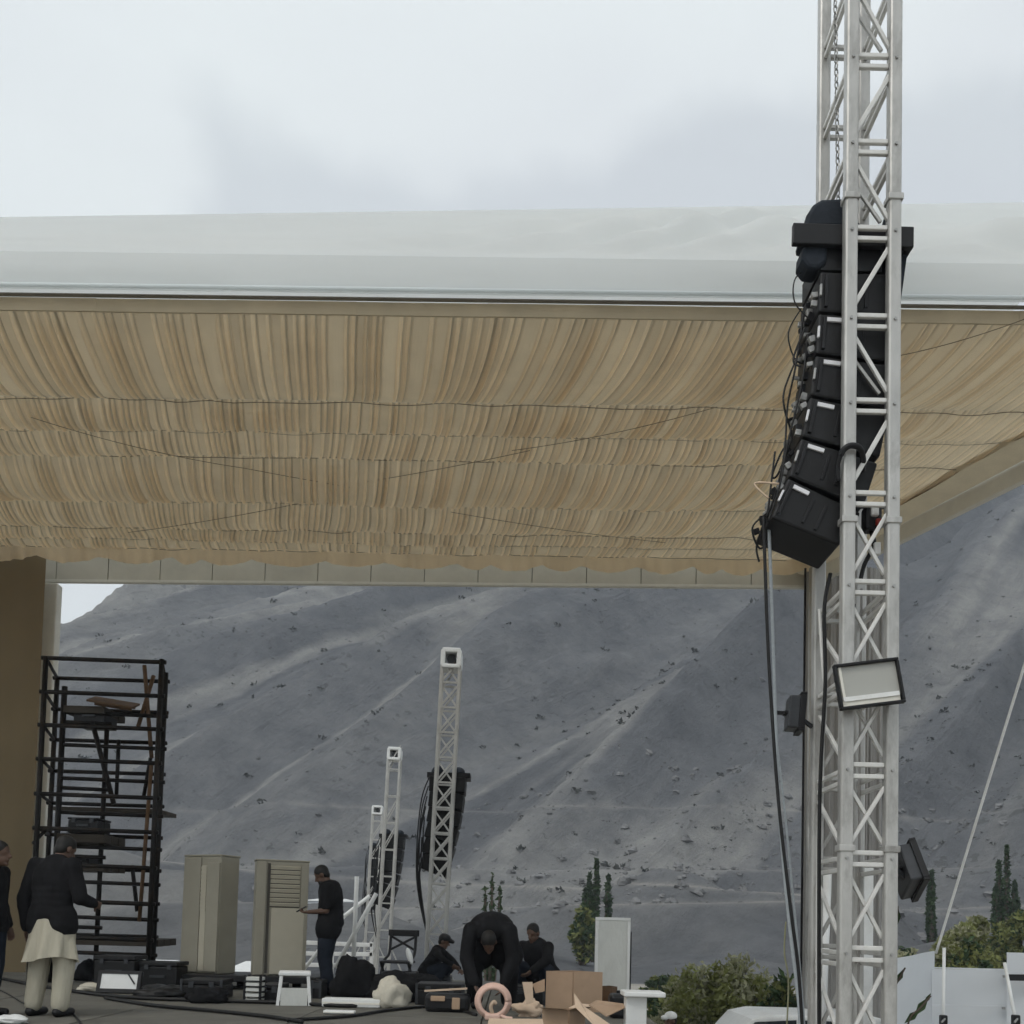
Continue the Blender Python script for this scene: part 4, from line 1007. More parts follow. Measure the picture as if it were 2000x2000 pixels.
# ================================================================== BEIGE CABINETS ON A RISER
def riser():
    a = at(330, 1900, 13.3); b = at(612, 1904, 13.3)
    z = a.z - 0.01
    t = thing('riser', 'black platform carrying the two beige cabinets', 'platform', ((a.x + b.x) / 2, 13.75, STZ))
    w_ = b.x - a.x + 0.1; h = z - STZ
    MB().box((0, 0, h - 0.045), (w_, 1.0, 0.09)).build('deck', M_black, t, bevel=0.01)
    for k in (-0.5, -0.12, 0.3, 0.5):
        for yy in (-0.42, 0.42): MB().box((k * (w_ - 0.15), yy, (h - 0.09) / 2), (0.12 if abs(k) < .4 else 0.07, 0.07, h - 0.09)).build('leg', M_black, t)
    return z
RZ_ = riser()
def ac_unit(label, px0, px1, pyt, rz, Y, kind):
    a = at(px0, 1897, Y); b = at(px1, 1897, Y); T = at((px0 + px1) / 2, pyt, Y).z
    w_ = (b.x - a.x) * 0.86; h = T - RZ_
    t = thing('air_conditioner', label, 'cabinet', ((a.x + b.x) / 2, Y + 0.2, RZ_), 'beige floor standing cabinets', rz)
    if kind == 0:   # seen from a corner: left side face, pale narrow front, right face
        bw = w_ * 0.92
        MB().box((0, 0, h / 2), (bw, 0.36, h)).build('body', M_ac, t, bevel=0.012)
        MB().box((-bw * 0.25, -0.19, h * 0.5), (bw * 0.46, 0.03, h * 0.985)).build('door_panel', M_ac, t, bevel=0.008)
        fr_ = MB().box((bw * 0.07, -0.187, h * 0.47), (bw * 0.15, 0.02, h * 0.90)).build('front_strip', M_acl, t, bevel=0.004)
        for k in range(11): MB().box((bw * 0.07, -0.2, h * (0.90 - 0.036 * k)), (bw * 0.145, 0.012, h * 0.02)).build('louvre', M_acl, t)
        MB().box((bw * 0.33, -0.195, h * 0.48), (bw * 0.33, 0.035, h * 0.93)).build('door_panel', M_ac, t, bevel=0.01)
        MB().box((0, 0, h + 0.012), (bw * 1.03, 0.38, 0.024)).build('top_cover', M_ac, t, bevel=0.006)
    else:
        bw = w_ * 0.95
        MB().box((0, 0, h / 2), (bw, 0.36, h)).build('body', M_ac, t, bevel=0.012)
        MB().box((-bw * 0.40, -0.19, h * 0.5), (bw * 0.18, 0.024, h * 0.99)).build('side_panel', M_ac, t, bevel=0.006)
        MB().box((bw * 0.12, -0.188, h * 0.30), (bw * 0.62, 0.03, h * 0.58)).build('front_panel', M_acl, t, bevel=0.008)
        MB().box((bw * 0.05, -0.182, h * 0.775), (bw * 0.56, 0.012, h * 0.36)).build('vent_recess', M_slot, t)
        for k in range(9):
            MB().box((bw * 0.05, -0.19, h * (0.945 - 0.0405 * k)), (bw * 0.56, 0.03, h * 0.028), Matrix.Rotation(R(25), 3, 'X')).build('louvre', M_acl, t)
        MB().box((bw * 0.42, -0.188, h * 0.5), (bw * 0.14, 0.02, h * 0.97)).build('edge_panel', M_ac, t, bevel=0.006)
        MB().box((-bw * 0.26, -0.186, h * 0.5), (bw * 0.05, 0.012, h * 0.96)).build('door_gap', M_slot, t)
        MB().box((0, 0, h + 0.012), (bw * 1.03, 0.38, 0.024)).build('top_cover', M_ac, t, bevel=0.006)
    MB().box((0, 0, -0.004), (bw * 0.9, 0.3, 0.02)).build('plinth', M_black, t)
ac_unit('tall beige cabinet with narrow pale strip, beside the scaffold', 336, 458, 1672, R(-27), 13.6, 0)
ac_unit('tall beige cabinet with louvred vent, left of the standing man', 474, 598, 1682, R(19), 13.5, 1)

# ================================================================== PEOPLE
def remesh(o, vox, it=3):
    r_ = o.modifiers.new('remesh', 'REMESH'); r_.mode = 'VOXEL'; r_.voxel_size = vox; r_.use_smooth_shade = True
    s_ = o.modifiers.new('smooth', 'SMOOTH'); s_.factor = 0.5; s_.iterations = it
FT = bpy.data.textures.new('cloth_folds', 'CLOUDS'); FT.noise_scale = 0.14; FT.noise_depth = 2
def folds(o, st):
    d = o.modifiers.new('folds', 'DISPLACE'); d.texture = FT; d.strength = st; d.mid_level = 0.42; d.texture_coords = 'LOCAL'
def V(*a): return Vector(a)
BASE = dict(pel=V(0, 0, .95), chest=V(0, .0, 1.28), neck=V(0, 0, 1.46), head=V(0, .02, 1.60),
            lsh=V(-.19, 0, 1.41), lel=V(-.24, -.02, 1.12), lwr=V(-.24, .06, .88),
            rsh=V(.19, 0, 1.41), rel=V(.24, -.02, 1.12), rwr=V(.24, .06, .88),
            lhip=V(-.10, 0, .93), lkn=V(-.11, .02, .50), lan=V(-.11, -.02, .09),
            rhip=V(.10, 0, .93), rkn=V(.11, .02, .50), ran=V(.11, -.02, .09), look=V(0, 1, 0))
def hand(mb, wr, d, palm_n, side, curl=0.5):
    d = d.normalized(); pn = palm_n - d * palm_n.dot(d); pn = pn.normalized() if pn.length > 1e-4 else d.orthogonal().normalized()
    ac = d.cross(pn).normalized() * side
    c = wr + d * 0.05
    rot = Matrix((ac, d, pn)).transposed()
    mb.ell(c, (0.040, 0.052, 0.018), rot, 10, 7)
    for k, (off, ln) in enumerate(((-0.03, 0.062), (-0.011, 0.075), (0.010, 0.07), (0.029, 0.055))):
        b0 = wr + d * 0.09 + ac * off
        d1 = (d * math.cos(curl * .6) + pn * math.sin(curl * .6)); d2 = (d * math.cos(curl * 1.6) + pn * math.sin(curl * 1.6))
        b1 = b0 + d1 * ln * 0.55; b2 = b1 + d2 * ln * 0.5
        mb.cap(b0, b1, 0.0098, 0.0092, 8); mb.cap(b1, b2, 0.0092, 0.008, 8)
    t0 = wr + d * 0.03 - ac * 0.032; t1 = t0 - ac * 0.03 + d * 0.03 + pn * 0.012; t2 = t1 + d * 0.03 + pn * 0.012
    mb.cap(t0, t1, 0.0125, 0.011, 8); mb.cap(t1, t2, 0.011, 0.009, 8)
def person(label, loc, rz, J=None, shirt=M_shirt, trousers=M_navy, tw=1.0, sleeves=True, cap=None, hair=True, scale=1.0, beard=False, longshirt=0.0, bulk=1.0):
    P = dict(BASE); P.update(J or {})
    t = thing('person', label, 'person', loc, None, rz); t.scale = (scale,) * 3
    look = P['look'].normalized(); up = (P['head'] - P['neck']).normalized()
    side = look.cross(up).normalized(); up2 = side.cross(look).normalized()
    hr = Matrix((side, look, up2)).transposed()
    mb = MB()
    hd = P['head']
    mb.ell(hd + up2 * 0.03, (0.074, 0.093, 0.098), hr, 18, 12)
    mb.ell(hd + look * 0.028 - up2 * 0.05, (0.056, 0.066, 0.072), hr, 14, 9)
    mb.cap(hd + look * 0.09 + up2 * 0.01, hd + look * 0.112 - up2 * 0.028, 0.011, 0.016, 8)        # nose
    mb.ell(hd + look * 0.088 - up2 * 0.062, (0.026, 0.012, 0.009), hr, 8, 6)                        # mouth
    mb.ell(hd + look * 0.075 - up2 * 0.10, (0.024, 0.02, 0.018), hr, 8, 6)                          # chin
    for s_ in (-1, 1):
        mb.ell(hd + side * 0.075 * s_ - look * 0.006 - up2 * 0.01, (0.012, 0.022, 0.034), hr, 8, 6)  # ears
        mb.ell(hd + side * 0.03 * s_ + look * 0.078 + up2 * 0.024, (0.022, 0.012, 0.008), hr, 8, 6)   # brows
    mb.cap(P['neck'] - up * 0.04, hd - up2 * 0.06 - look * 0.015, 0.062, 0.054)
    mb.cap(P['neck'] - up * 0.03, P['chest'], 0.075, 0.115); mb.cap(P['chest'], P['pel'], 0.115, 0.11)
    for a, b, c in (('lsh', 'lel', 'lwr'), ('rsh', 'rel', 'rwr')):
        mb.cap(P['neck'] - up * .05, P[a], 0.06, 0.06); mb.cap(P[a], P[b], 0.052, 0.041); mb.cap(P[b], P[c], 0.041, 0.028)
        d = P[c] - P[b]; sd = -1 if a[0] == 'l' else 1
        hand(mb, P[c], d, P.get('pn' + a[0], Vector((-sd * 0.8, 0.2, 0.1))), sd, P.get('curl', 0.5))
    for a, b, c in (('lhip', 'lkn', 'lan'), ('rhip', 'rkn', 'ran')):
        mb.cap(P['pel'], P[a], 0.11, 0.095); mb.cap(P[a], P[b], 0.088, 0.058); mb.cap(P[b], P[c], 0.057, 0.038)
        ft = Vector((P[c].x, P[c].y, 0)); fdv = P.get('foot', Vector((0, 1, 0)))
        mb.cap(P[c], P[c] + Vector((0, 0, -.03)), 0.038, 0.04); mb.cap(P[c] + Vector((0, 0, -.05)) - fdv * .03, P[c] + Vector((0, 0, -.058)) + fdv * 0.15, 0.036, 0.028)
    body = mb.build('body', M_skin, t); remesh(body, 0.009, 2)
    # shirt
    mb = MB(); k = 0.02
    ac = (P['rsh'] - P['lsh']); ac = ac.normalized(); ch = (P['neck'] - P['pel']).normalized(); fb = ac.cross(ch).normalized()
    tr = Matrix((ac, fb, ac.cross(fb))).transposed()
    spine = smooth_path([P['pel'], P['chest'], P['neck'] - up * .05], 6)
    for i_, c in enumerate(spine):
        f = i_ / (len(spine) - 1); wx = (.168 + .022 * math.sin(math.pi * f)) * bulk * (1 - .3 * max(0, f - .75) / .25); wy = (.142 - .02 * f) * bulk
        mb.ell(c, (wx, wy, 0.11), tr, 16, 10)
    mb.cap(P['neck'] - up * .05, P['neck'] + up * 0.005, 0.085, 0.068)
    for a, b, c in (('lsh', 'lel', 'lwr'), ('rsh', 'rel', 'rwr')):
        mb.cap(P['neck'] - up * .07, P[a], 0.075, 0.075); 
        if sleeves == 'short': mb.cap(P[a], P[a].lerp(P[b], 0.72), 0.073 * bulk, 0.068 * bulk)
        else: mb.cap(P[a], P[b], 0.071 * bulk, 0.060 * bulk); mb.cap(P[b], P[b].lerp(P[c], 0.93), 0.058 * bulk, 0.043 * bulk)
    for a, b in (('lhip', 'lkn'), ('rhip', 'rkn')):
        mb.cap(P[a], P[a].lerp(P[b], 0.10 + longshirt), 0.126 * bulk, (0.125 + longshirt * .06) * bulk)
    sh = mb.build('shirt', shirt, t); remesh(sh, 0.013, 3); folds(sh, .022)
    mb = MB()
    for a, b, c in (('lhip', 'lkn', 'lan'), ('rhip', 'rkn', 'ran')):
        mb.cap(P['pel'], P[a], 0.125, 0.118 * (0.6 + .4 * tw)); mb.cap(P[a], P[b], 0.112 * (0.4 + .6 * tw), 0.082 * tw); mb.cap(P[b], P[c].lerp(P[b], 0.06), 0.080 * tw, 0.066 * tw)
    tr_ = mb.build('trousers', trousers, t); remesh(tr_, 0.013, 3); folds(tr_, .012)
    for c in ('lan', 'ran'):
        fdv = P.get('foot', Vector((0, 1, 0)))
        so = MB().cap(P[c] + Vector((0, 0, -.045)) - fdv * .04, P[c] + Vector((0, 0, -.05)) + fdv * 0.16, 0.044, 0.036).build('shoe', M_black, t, smooth=True)
    if hair:
        mb = MB().ell(hd + up2 * 0.045 - look * 0.012, (0.082, 0.10, 0.093), hr, 16, 10); mb.ell(hd - look * 0.045 - up2 * 0.01, (0.072, 0.055, 0.075), hr, 14, 9)
        ho = mb.build('hair', M_hair, t); remesh(ho, 0.011, 1)
    if beard:
        mb = MB().ell(hd + look * 0.05 - up2 * 0.085, (0.055, 0.055, 0.05), hr, 14, 9); bo = mb.build('beard', M_hair, t); remesh(bo, 0.011, 1)
    if cap:
        mb = MB().ell(hd + up2 * 0.07, (0.092, 0.108, 0.075), hr, 16, 10); mb.cap(hd + look * .06 + up2 * .055, hd + look * .15 + up2 * .05, 0.05, 0.035); co = mb.build('cap', cap, t); remesh(co, 0.011, 1)
    return t
def floor_at(px, py):
    Y = 12.0
    for _ in range(8):
        p = at(px, py, Y); Y *= (STZ - EYE) / (p.z - EYE)
    return at(px, py, Y)

# standing man looking at his phone, in profile facing left
p = floor_at(638, 1943); 
tman = person('man in black shirt and dark trousers standing and looking at his hands', p, R(90),
       dict(head=V(0, .115, 1.575), neck=V(0, .035, 1.45), look=V(0, 1, -.62), chest=V(0, -.01, 1.25), lsh=V(-.18, 0, 1.39), rsh=V(.18, 0, 1.39),
            lel=V(-.235, .0, 1.10), rel=V(.235, .0, 1.10), lwr=V(-.11, .25, 1.08), rwr=V(.09, .26, 1.08), pnl=V(0, 0, 1), pnr=V(0, 0, 1), curl=0.9,
            lkn=V(-.10, .03, .50), rkn=V(.10, .05, .50), lan=V(-.1, -.05, .09), ran=V(.1, .02, .09), pel=V(0, -.02, .94)), sleeves='short', trousers=M_navy, scale=1.0, beard=True, longshirt=.08, bulk=1.22, tw=1.15)
ph = thing('mobile_phone', 'small black phone held by the standing man', 'phone', p + Vector((-0.37, 0, 1.115)))
ph.rotation_euler = (0, R(-30), R(0))
MB().box((0, 0, 0), (0.15, 0.075, 0.012)).build('body', M_black, ph, bevel=0.004); MB().box((0.0, 0, 0.0075), (0.135, 0.066, 0.003)).build('screen', M_glass, ph)
# man at the left, back to camera, cream trousers
p = floor_at(92, 1985)
person('man in black shirt and wide cream trousers seen from behind beside the scaffold', p, R(-12),
       dict(rwr=V(.28, .22, 1.06), rel=V(.29, .0, 1.10), lwr=V(-.30, .04, .80), lel=V(-.29, -.03, 1.09), head=V(.03, .10, 1.565), neck=V(.015, .04, 1.45), look=V(.35, 1, -.5),
            lkn=V(-.13, .03, .5), rkn=V(.13, .03, .5), lan=V(-.14, -.02, .09), ran=V(.13, 0, .09)), trousers=M_cream, tw=1.22, longshirt=.10, scale=1.02, bulk=1.1)
cm = bpy.data.objects['person.001'] if 'person.001' in bpy.data.objects else None
def tunic(t):
    mb = MB(); n = 64; rows = 12
    for j in range(rows + 1):
        f = j / rows; z = .93 - .40 * f
        for i in range(n):
            a = 6.283 * i / n; k_ = 1 + f * (.10 * math.sin(a * 9 + 2 * f) + .08 * math.sin(a * 5 + 1)) 
            mb.v.append(((.165 + .085 * f) * math.cos(a) * k_ + .01, (.135 + .075 * f) * math.sin(a) * k_, z - .03 * f * math.sin(a * 2)))
    for j in range(rows):
        for i in range(n): mb.f.append((j * n + i, j * n + (i + 1) % n, (j + 1) * n + (i + 1) % n, (j + 1) * n + i))
    mb.build('tunic_tail', M_cream, t, smooth=True)
tunic(cm)
# person cut by the left frame edge
p = floor_at(-30, 1985)
person('person in black cut off by the left edge of the picture', p, R(-90), dict(head=V(0, .06, 1.585)), scale=0.96)
# bent over person
p = floor_at(958, 1972)
bend = dict(pel=V(0, -.18, .80), chest=V(0, .14, .90), neck=V(0, .34, .84), head=V(0, .42, .74), look=V(0, .55, -1), lsh=V(-.20, .30, .86), rsh=V(.20, .30, .86), lel=V(-.25, .34, .56), rel=V(.24, .36, .56), lwr=V(-.17, .42, .32), rwr=V(.13, .46, .30),
            lhip=V(-.11, -.16, .78), rhip=V(.11, -.16, .78), lkn=V(-.20, .06, .42), rkn=V(.20, .06, .42), lan=V(-.18, -.14, .09), ran=V(.18, -.14, .09))
person('person in black bending far forward over the pink ring at centre stage', p, R(176), bend, scale=1.06, longshirt=.4, bulk=1.27, trousers=M_shirt, tw=1.3)
# crouching person right of them
crouch = dict(pel=V(0, -.12, .34), chest=V(0, .06, .60), neck=V(0, .14, .76), head=V(0, .20, .88), look=V(0, 1, -.35), lsh=V(-.19, .12, .70), rsh=V(.19, .12, .70), lel=V(-.27, .30, .54), rel=V(.34, .22, .62), lwr=V(-.14, .46, .40), rwr=V(.30, .42, .50),
              lhip=V(-.11, -.10, .33), rhip=V(.11, -.10, .33), lkn=V(-.20, .30, .46), rkn=V(.20, .30, .46), lan=V(-.17, .05, .09), ran=V(.17, .05, .09))
p = floor_at(1052, 1952)
person('crouching person in black just right of the bending person', p, R(150), crouch, scale=1.0, bulk=1.15)
p = floor_at(842, 1938)
person('crouching person in dark clothes and cap left of the bending person', p, R(-100), dict(crouch), cap=M_black, scale=0.82)

# ================================================================== STAGE CLUTTER
def prism(name, pts, y0, y1, m, parent, org, **k):
    n = len(pts); vs = [(p.x - org.x, y0 - org.y, p.z - org.z) for p in pts] + [(p.x - org.x, y1 - org.y, p.z - org.z) for p in pts]
    return MB().add(vs, [tuple(range(n)), tuple(range(2 * n - 1, n - 1, -1))] + [(i, i + n, (i + 1) % n + n, (i + 1) % n) for i in range(n)]).build(name, m, parent, **k)

def white_slab(label, px0, px1, pyb, h, d, m=M_white, rz=0.0):
    a = floor_at(px0, pyb); b = floor_at(px1, pyb); w_ = (b - a).length
    t = thing('white_board', label, 'board', ((a.x + b.x) / 2, (a.y + b.y) / 2 + d / 2, STZ), 'white boards on the stage floor', rz)
    MB().box((0, 0, h / 2 + 0.002), (w_, d, h)).build('panel', m, t, bevel=0.012)
    MB().box((0, -d / 2 - 0.002, h / 2), (w_ * 0.98, 0.008, h * 0.25)).build('edge_strip', M_trim, t)
    return t
white_slab('long white board lying on the stage floor below the standing man', 627, 742, 1968, 0.095, 0.22)
white_slab('short white board on the floor in front of the long white board', 630, 692, 1981, 0.035, 0.12)
white_slab('white block on the stage floor right of the cream trousers', 150, 182, 1908, 0.11, 0.2)

def stool(label, px, py, rz=0.2):
    p = floor_at(px, py); t = thing('plastic_stool', label, 'stool', p, 'white plastic stools', rz)
    h = 0.36
    MB().box((0, 0, h), (0.36, 0.32, 0.05)).build('seat', M_white, t, bevel=0.015)
    for sx in (-1, 1):
        for sy in (-1, 1): MB().bar((sx * 0.15, sy * 0.13, h - .02), (sx * 0.18, sy * 0.155, 0), 0.035).build('leg', M_white, t)
    MB().box((0, -0.15, 0.1), (0.30, 0.014, 0.2)).build('apron', M_foam, t)
stool('white plastic stool below the louvred beige cabinet', 574, 1962)
# slatted crate under the riser
def crate():
    p = floor_at(496, 1958); t = thing('slatted_crate', 'grey slatted crate standing under the louvred beige cabinet', 'crate', p)
    for k in range(5): MB().box((0, 0, 0.03 + 0.062 * k), (0.2, 0.2, 0.035)).build('slat', M_foam, t)
    for sx in (-1, 1):
        for sy in (-1, 1): MB().box((sx * .09, sy * .09, 0.16), (0.025, 0.03, 0.318)).build('upright', M_black, t)
crate()
# tilted white monitor board near the scaffold foot
def white_screen():
    a = at(230, 1930, 12.2); t = thing('white_screen', 'white tilted screen panel in black frame at the scaffold foot', 'screen', (a.x, a.y, STZ))
    t.rotation_euler = (R(-16), 0, 0)
    MB().box((0, 0, 0.15), (0.46, 0.02, 0.20)).build('panel', M_white, t, bevel=0.004)
    for (cx, cz, sx, sz) in ((0, .265, .54, .04), (0, .03, .54, .05), (-.25, .15, .04, .22), (.25, .15, .04, .22)): MB().box((cx, 0, cz), (sx, 0.04, sz)).build('frame', M_black, t)
    MB().tube([(0.10, -.02, .25), (0.2, -.02, .12)], 0.01, 6).build('arm', M_grey, t)
white_screen()
def flightcase(label, px0, px1, pyt, pyb, m=M_spk):
    a = floor_at(px0, pyb); b = floor_at(px1, pyb); T = at(px0, pyt, a.y).z; w_ = b.x - a.x; h = T - STZ
    t = thing('flight_case', label, 'case', ((a.x + b.x) / 2, a.y + 0.25, STZ), 'dark equipment cases on stage')
    MB().box((0, 0, h * 0.35), (w_, 0.5, h * 0.7)).build('body', m, t, bevel=0.012)
    MB().box((0, 0, h * 0.86), (w_, 0.5, h * 0.26)).build('lid', m, t, bevel=0.012)
    for k in (-1, 1):
        MB().box((k * w_ * .49, -0.25, h * .5), (0.03, 0.02, h)).build('edge_profile', M_grey, t)
        MB().box((k * w_ * .25, -0.255, h * .72), (0.06, 0.02, 0.07)).build('latch', M_grey, t)
    return t
flightcase('dark grey flight case right of the standing man', 664, 722, 1905, 1950, M_grey)
flightcase('low dark flight case behind the cloth heap', 742, 812, 1898, 1946, M_spk)
flightcase('black case under the front of the louvred cabinet', 505, 548, 1922, 1957, M_spk)
flightcase('wide black case under the first beige cabinet', 352, 440, 1912, 1950, M_spk)
flightcase('dark case right of the louvred cabinet at the standing man', 608, 626, 1915, 1950, M_black)
flightcase('long low black case behind the open holdall', 812, 905, 1920, 1962, M_spk)
flightcase('dark case between the bending person and the cardboard', 1000, 1062, 1925, 1962, M_spk)
flightcase('dark case behind the crouching person in the cap', 795, 880, 1905, 1938, M_grey)
def lump(name, label, cat, px, pyb, r, m, seed, amp=.35):
    p = floor_at(px, pyb); mb = MB().ell((0, 0, 0), r, nu=28, nv=18); vs = []
    for v in mb.v:
        d = Vector(v); q = Vector((d.x / r[0], d.y / r[1], d.z / r[2]))
        k = 1 + amp * noise.noise(q * 1.5 + Vector((seed, 0, 0))) + amp * .5 * (1 - abs(noise.noise(q * 3.4 + Vector((0, seed, 0)))) * 2)
        vs.append((d.x * k, d.y * k, max(0.001, d.z * k + r[2] * .7)))
    mb.v = vs; o = mb.build(name, m, None, smooth=True, loc=p); return tag(o, label, cat)
lump('cloth_heap', 'crumpled cream cloth heap on the stage floor right of the white boards', 'cloth', 762, 1968, (0.17, 0.16, 0.17), M_cloth, 4, .5)
lump('bag', 'black bag slumped on the floor beside the standing man', 'bag', 690, 1952, (0.26, 0.2, 0.3), M_shirt, 9, .4)
lump('bag', 'dark grey bag behind the cream cloth heap', 'bag', 765, 1955, (0.30, 0.24, 0.2), M_shirt, 15, .35)
lump('bag', 'black bag at the foot of the scaffold near the white block', 'bag', 172, 1915, (0.16, 0.15, 0.16), M_shirt, 19, .4)
lump('crumpled_paper', 'crumpled brown packing paper between the pink ring and the cardboard', 'paper', 1032, 1985, (0.13, 0.12, 0.09), M_cardin, 31, .6)
lump('cloth_heap', 'pale cloth lying at the feet of the scaffold man', 'cloth', 185, 1935, (0.18, 0.14, 0.06), M_cloth, 41, .5)
lump('cloth_heap', 'grey white rag on the floor at the very left bottom corner', 'cloth', 22, 1998, (0.12, 0.1, 0.04), M_white, 43, .4)
lump('bag', 'black kit bag between the chair and the capped crouching person', 'bag', 822, 1950, (0.24, 0.2, 0.18), M_shirt, 51, .4)
lump('bag', 'small black bag in front of the wide black case', 'bag', 405, 1958, (0.2, 0.15, 0.10), M_shirt, 57, .4)
lump('cable_heap', 'tangled heap of black cable under the first beige cabinet', 'cable', 318, 1948, (0.28, 0.2, 0.08), M_cable, 61, .5)
# black chair with a cloth
def chair():
    p = floor_at(775, 1942); t = thing('folding_chair', 'black metal chair behind the cloth heap', 'chair', p, None, R(170))
    for sx in (-1, 1):
        MB().tube(smooth_path([(sx * .2, .2, 0), (sx * .19, .05, .42), (sx * .18, -.18, .55), (sx * .18, -.24, .86)], 5), 0.02, 7).build('leg', M_black, t, smooth=True)
        MB().tube([(sx * .2, -.25, 0), (sx * .19, .16, .44)], 0.02, 7).build('leg', M_black, t, smooth=True)
    MB().box((0, 0, .44), (.38, .38, .035)).build('seat', M_black, t, bevel=.01)
    MB().box((0, -.25, .83), (.44, .03, .09)).build('backrest', M_black, t, bevel=.012)
    MB().bar((-.17, -.22, .6), (.17, -.24, .78), .03).build('back_brace', M_black, t); MB().bar((.17, -.22, .6), (-.17, -.24, .78), .03).build('back_brace', M_black, t)
    q = at(800, 1868, p.y - .1)
    lumpo = MB().ell((0, 0, 0), (0.04, 0.03, 0.12), nu=12, nv=10).build('towel', M_white, None, smooth=True); lumpo.location = q; lumpo.rotation_euler = (0, R(-18), 0)
    tag(lumpo, 'small white towel hanging on the black chair', 'towel')
chair()
# pink ring (coil of hose)
def ring():
    p = floor_at(962, 1992); t = thing('hose_coil', 'pink coiled hose standing as a ring in front of the bending person', 'hose', p)
    for k in range(3):
        pts = [Vector(((0.145 + .012 * k) * math.cos(a) , -0.03 + 0.03 * k, 0.19 + (0.145 + .012 * k) * math.sin(a))) for a in [6.283 * i / 36 for i in range(37)]]
        MB().tube(pts, 0.024, 9).build('coil', M_hose, t, smooth=True)
    MB().box((0.0, -0.02, 0.035), (0.16, 0.12, 0.07)).build('strap_block', M_hose, t, bevel=.02)
    MB().tube(smooth_path([(0.0, -.04, .06), (-0.02, -.06, .14), (0.01, -.06, .19), (0.03, -.05, .17)], 6), 0.02, 8).build('hose_end', M_cardin, t, smooth=True)
    MB().tube(smooth_path([(0.08, -.03, .05), (0.14, -.06, .03), (0.2, -.05, .022)], 6), 0.02, 8).build('hose_tail', M_hose, t, smooth=True)
ring()
# cardboard
def box_open(label, px0, px1, pyt, pyb, foldpx, d, name='cardboard_box', flaps=True, m=M_card):
    a = floor_at(px0, pyb); b = floor_at(px1, pyb); Y = a.y; T = at(px0, pyt, Y).z; h = T - STZ
    fx = floor_at(foldpx, pyb).x
    cx = (a.x + b.x) / 2
    t = thing(name, label, 'box', (cx, Y, STZ))
    th = 0.008
    A = Vector((a.x - cx, 0.10, 0)); Fp = Vector((fx - cx, -0.02, 0)); B = Vector((b.x - cx, 0.12, 0)); C = Vector((fx - cx + .02, 0.10 + d, 0))
    def wall(p, q, nm, z0=0, z1=h, mm=m): MB().bar((p.x, p.y, (z0 + z1) / 2), (q.x, q.y, (z0 + z1) / 2), th, z1 - z0).build(nm, mm, t)
    wall(A, Fp, 'side'); wall(Fp + Vector((.01, .004, 0)), B, 'side'); wall(B, C, 'side'); wall(C, A, 'side')
    MB().quad(A + Vector((0, 0, .006)), Fp + Vector((0, 0, .006)), B + Vector((0, 0, .006)), C + Vector((0, 0, .006))).build('bottom', m, t)
    if flaps:
        for p, q, o in ((A, Fp, Vector((-.05, -.14, .03))), (Fp, B, Vector((.09, -.10, .05))), (B, C, Vector((.12, .05, .06)))):
            MB().add([p + V(0, 0, h), q + V(0, 0, h), q + V(0, 0, h) + o * .8, p + V(0, 0, h) + o * .8], [(0, 1, 2, 3)]).build('flap', M_cardin, t)
    return t
box_open('brown cardboard box standing open, tallest of the cardboard', 1066, 1174, 1897, 1976, 1116, 0.3, flaps=False)
box_open('low flattened cardboard box in front of the tall one', 1060, 1142, 1972, 2004, 1108, 0.18)
box_open('dark brown cardboard box behind the pale flap', 1160, 1205, 1927, 1972, 1190, 0.2, m=M_plank2, flaps=False)
def flap(label, pts, Y0, Y1, m=M_cardin):
    P3 = [at(x, y, Y) for (x, y, Y) in pts]; org = sum(P3, Vector()) / len(P3)
    nrm = (P3[1] - P3[0]).cross(P3[2] - P3[0]).normalized() * 0.008
    n = len(P3); vs = [p - org for p in P3] + [p - org + nrm for p in P3]
    o = MB().add(vs, [tuple(range(n)), tuple(range(2 * n - 1, n - 1, -1))] + [(i, i + n, (i + 1) % n + n, (i + 1) % n) for i in range(n)]).build('cardboard_sheet', m, None, loc=org)
    tag(o, label, 'cardboard', 'loose cardboard sheets')
flap('long pale cardboard sheet curling down across the front of the pile', [(1122, 1940, 9.5), (1140, 1965, 9.3), (1195, 2003, 8.9), (1160, 2003, 8.9), (1124, 1968, 9.3)], 9, 9.5)
flap('brown cardboard sheet lying at the right end of the pile', [(1165, 1953, 9.6), (1232, 1962, 9.6), (1185, 1985, 9.2), (1150, 1962, 9.3)], 9, 9.5, M_card)
flap('pale cardboard flap standing between the paper and the tall box', [(1020, 1918, 9.7), (1040, 1918, 9.7), (1042, 1958, 9.7), (1028, 1962, 9.7)], 9, 9.5)
flap('brown cardboard flap leaning on the left of the tall box', [(1040, 1922, 9.75), (1064, 1912, 9.75), (1064, 1936, 9.75), (1046, 1940, 9.75)], 9, 9.5, M_card)
flap('long cardboard strip lying along the stage front below the pink ring', [(955, 1989, 9.25), (1060, 1990, 9.25), (1062, 2003, 9.05), (952, 2003, 9.05)], 9, 9.5)
def toolcase():
    a = floor_at(1215, 1990); t = thing('tool_case', 'black rounded tool case at the right end of the stage', 'case', a)
    MB().box((0.02, 0.15, 0.13), (0.3, 0.3, 0.26)).build('body', M_black, t, bevel=.04); MB().box((0.06, -0.005, .18), (.05, .02, .03)).build('latch', M_conn, t); MB().bar((-.05, .15, .28), (.09, .15, .28), .03).build('handle', M_black, t)
toolcase()
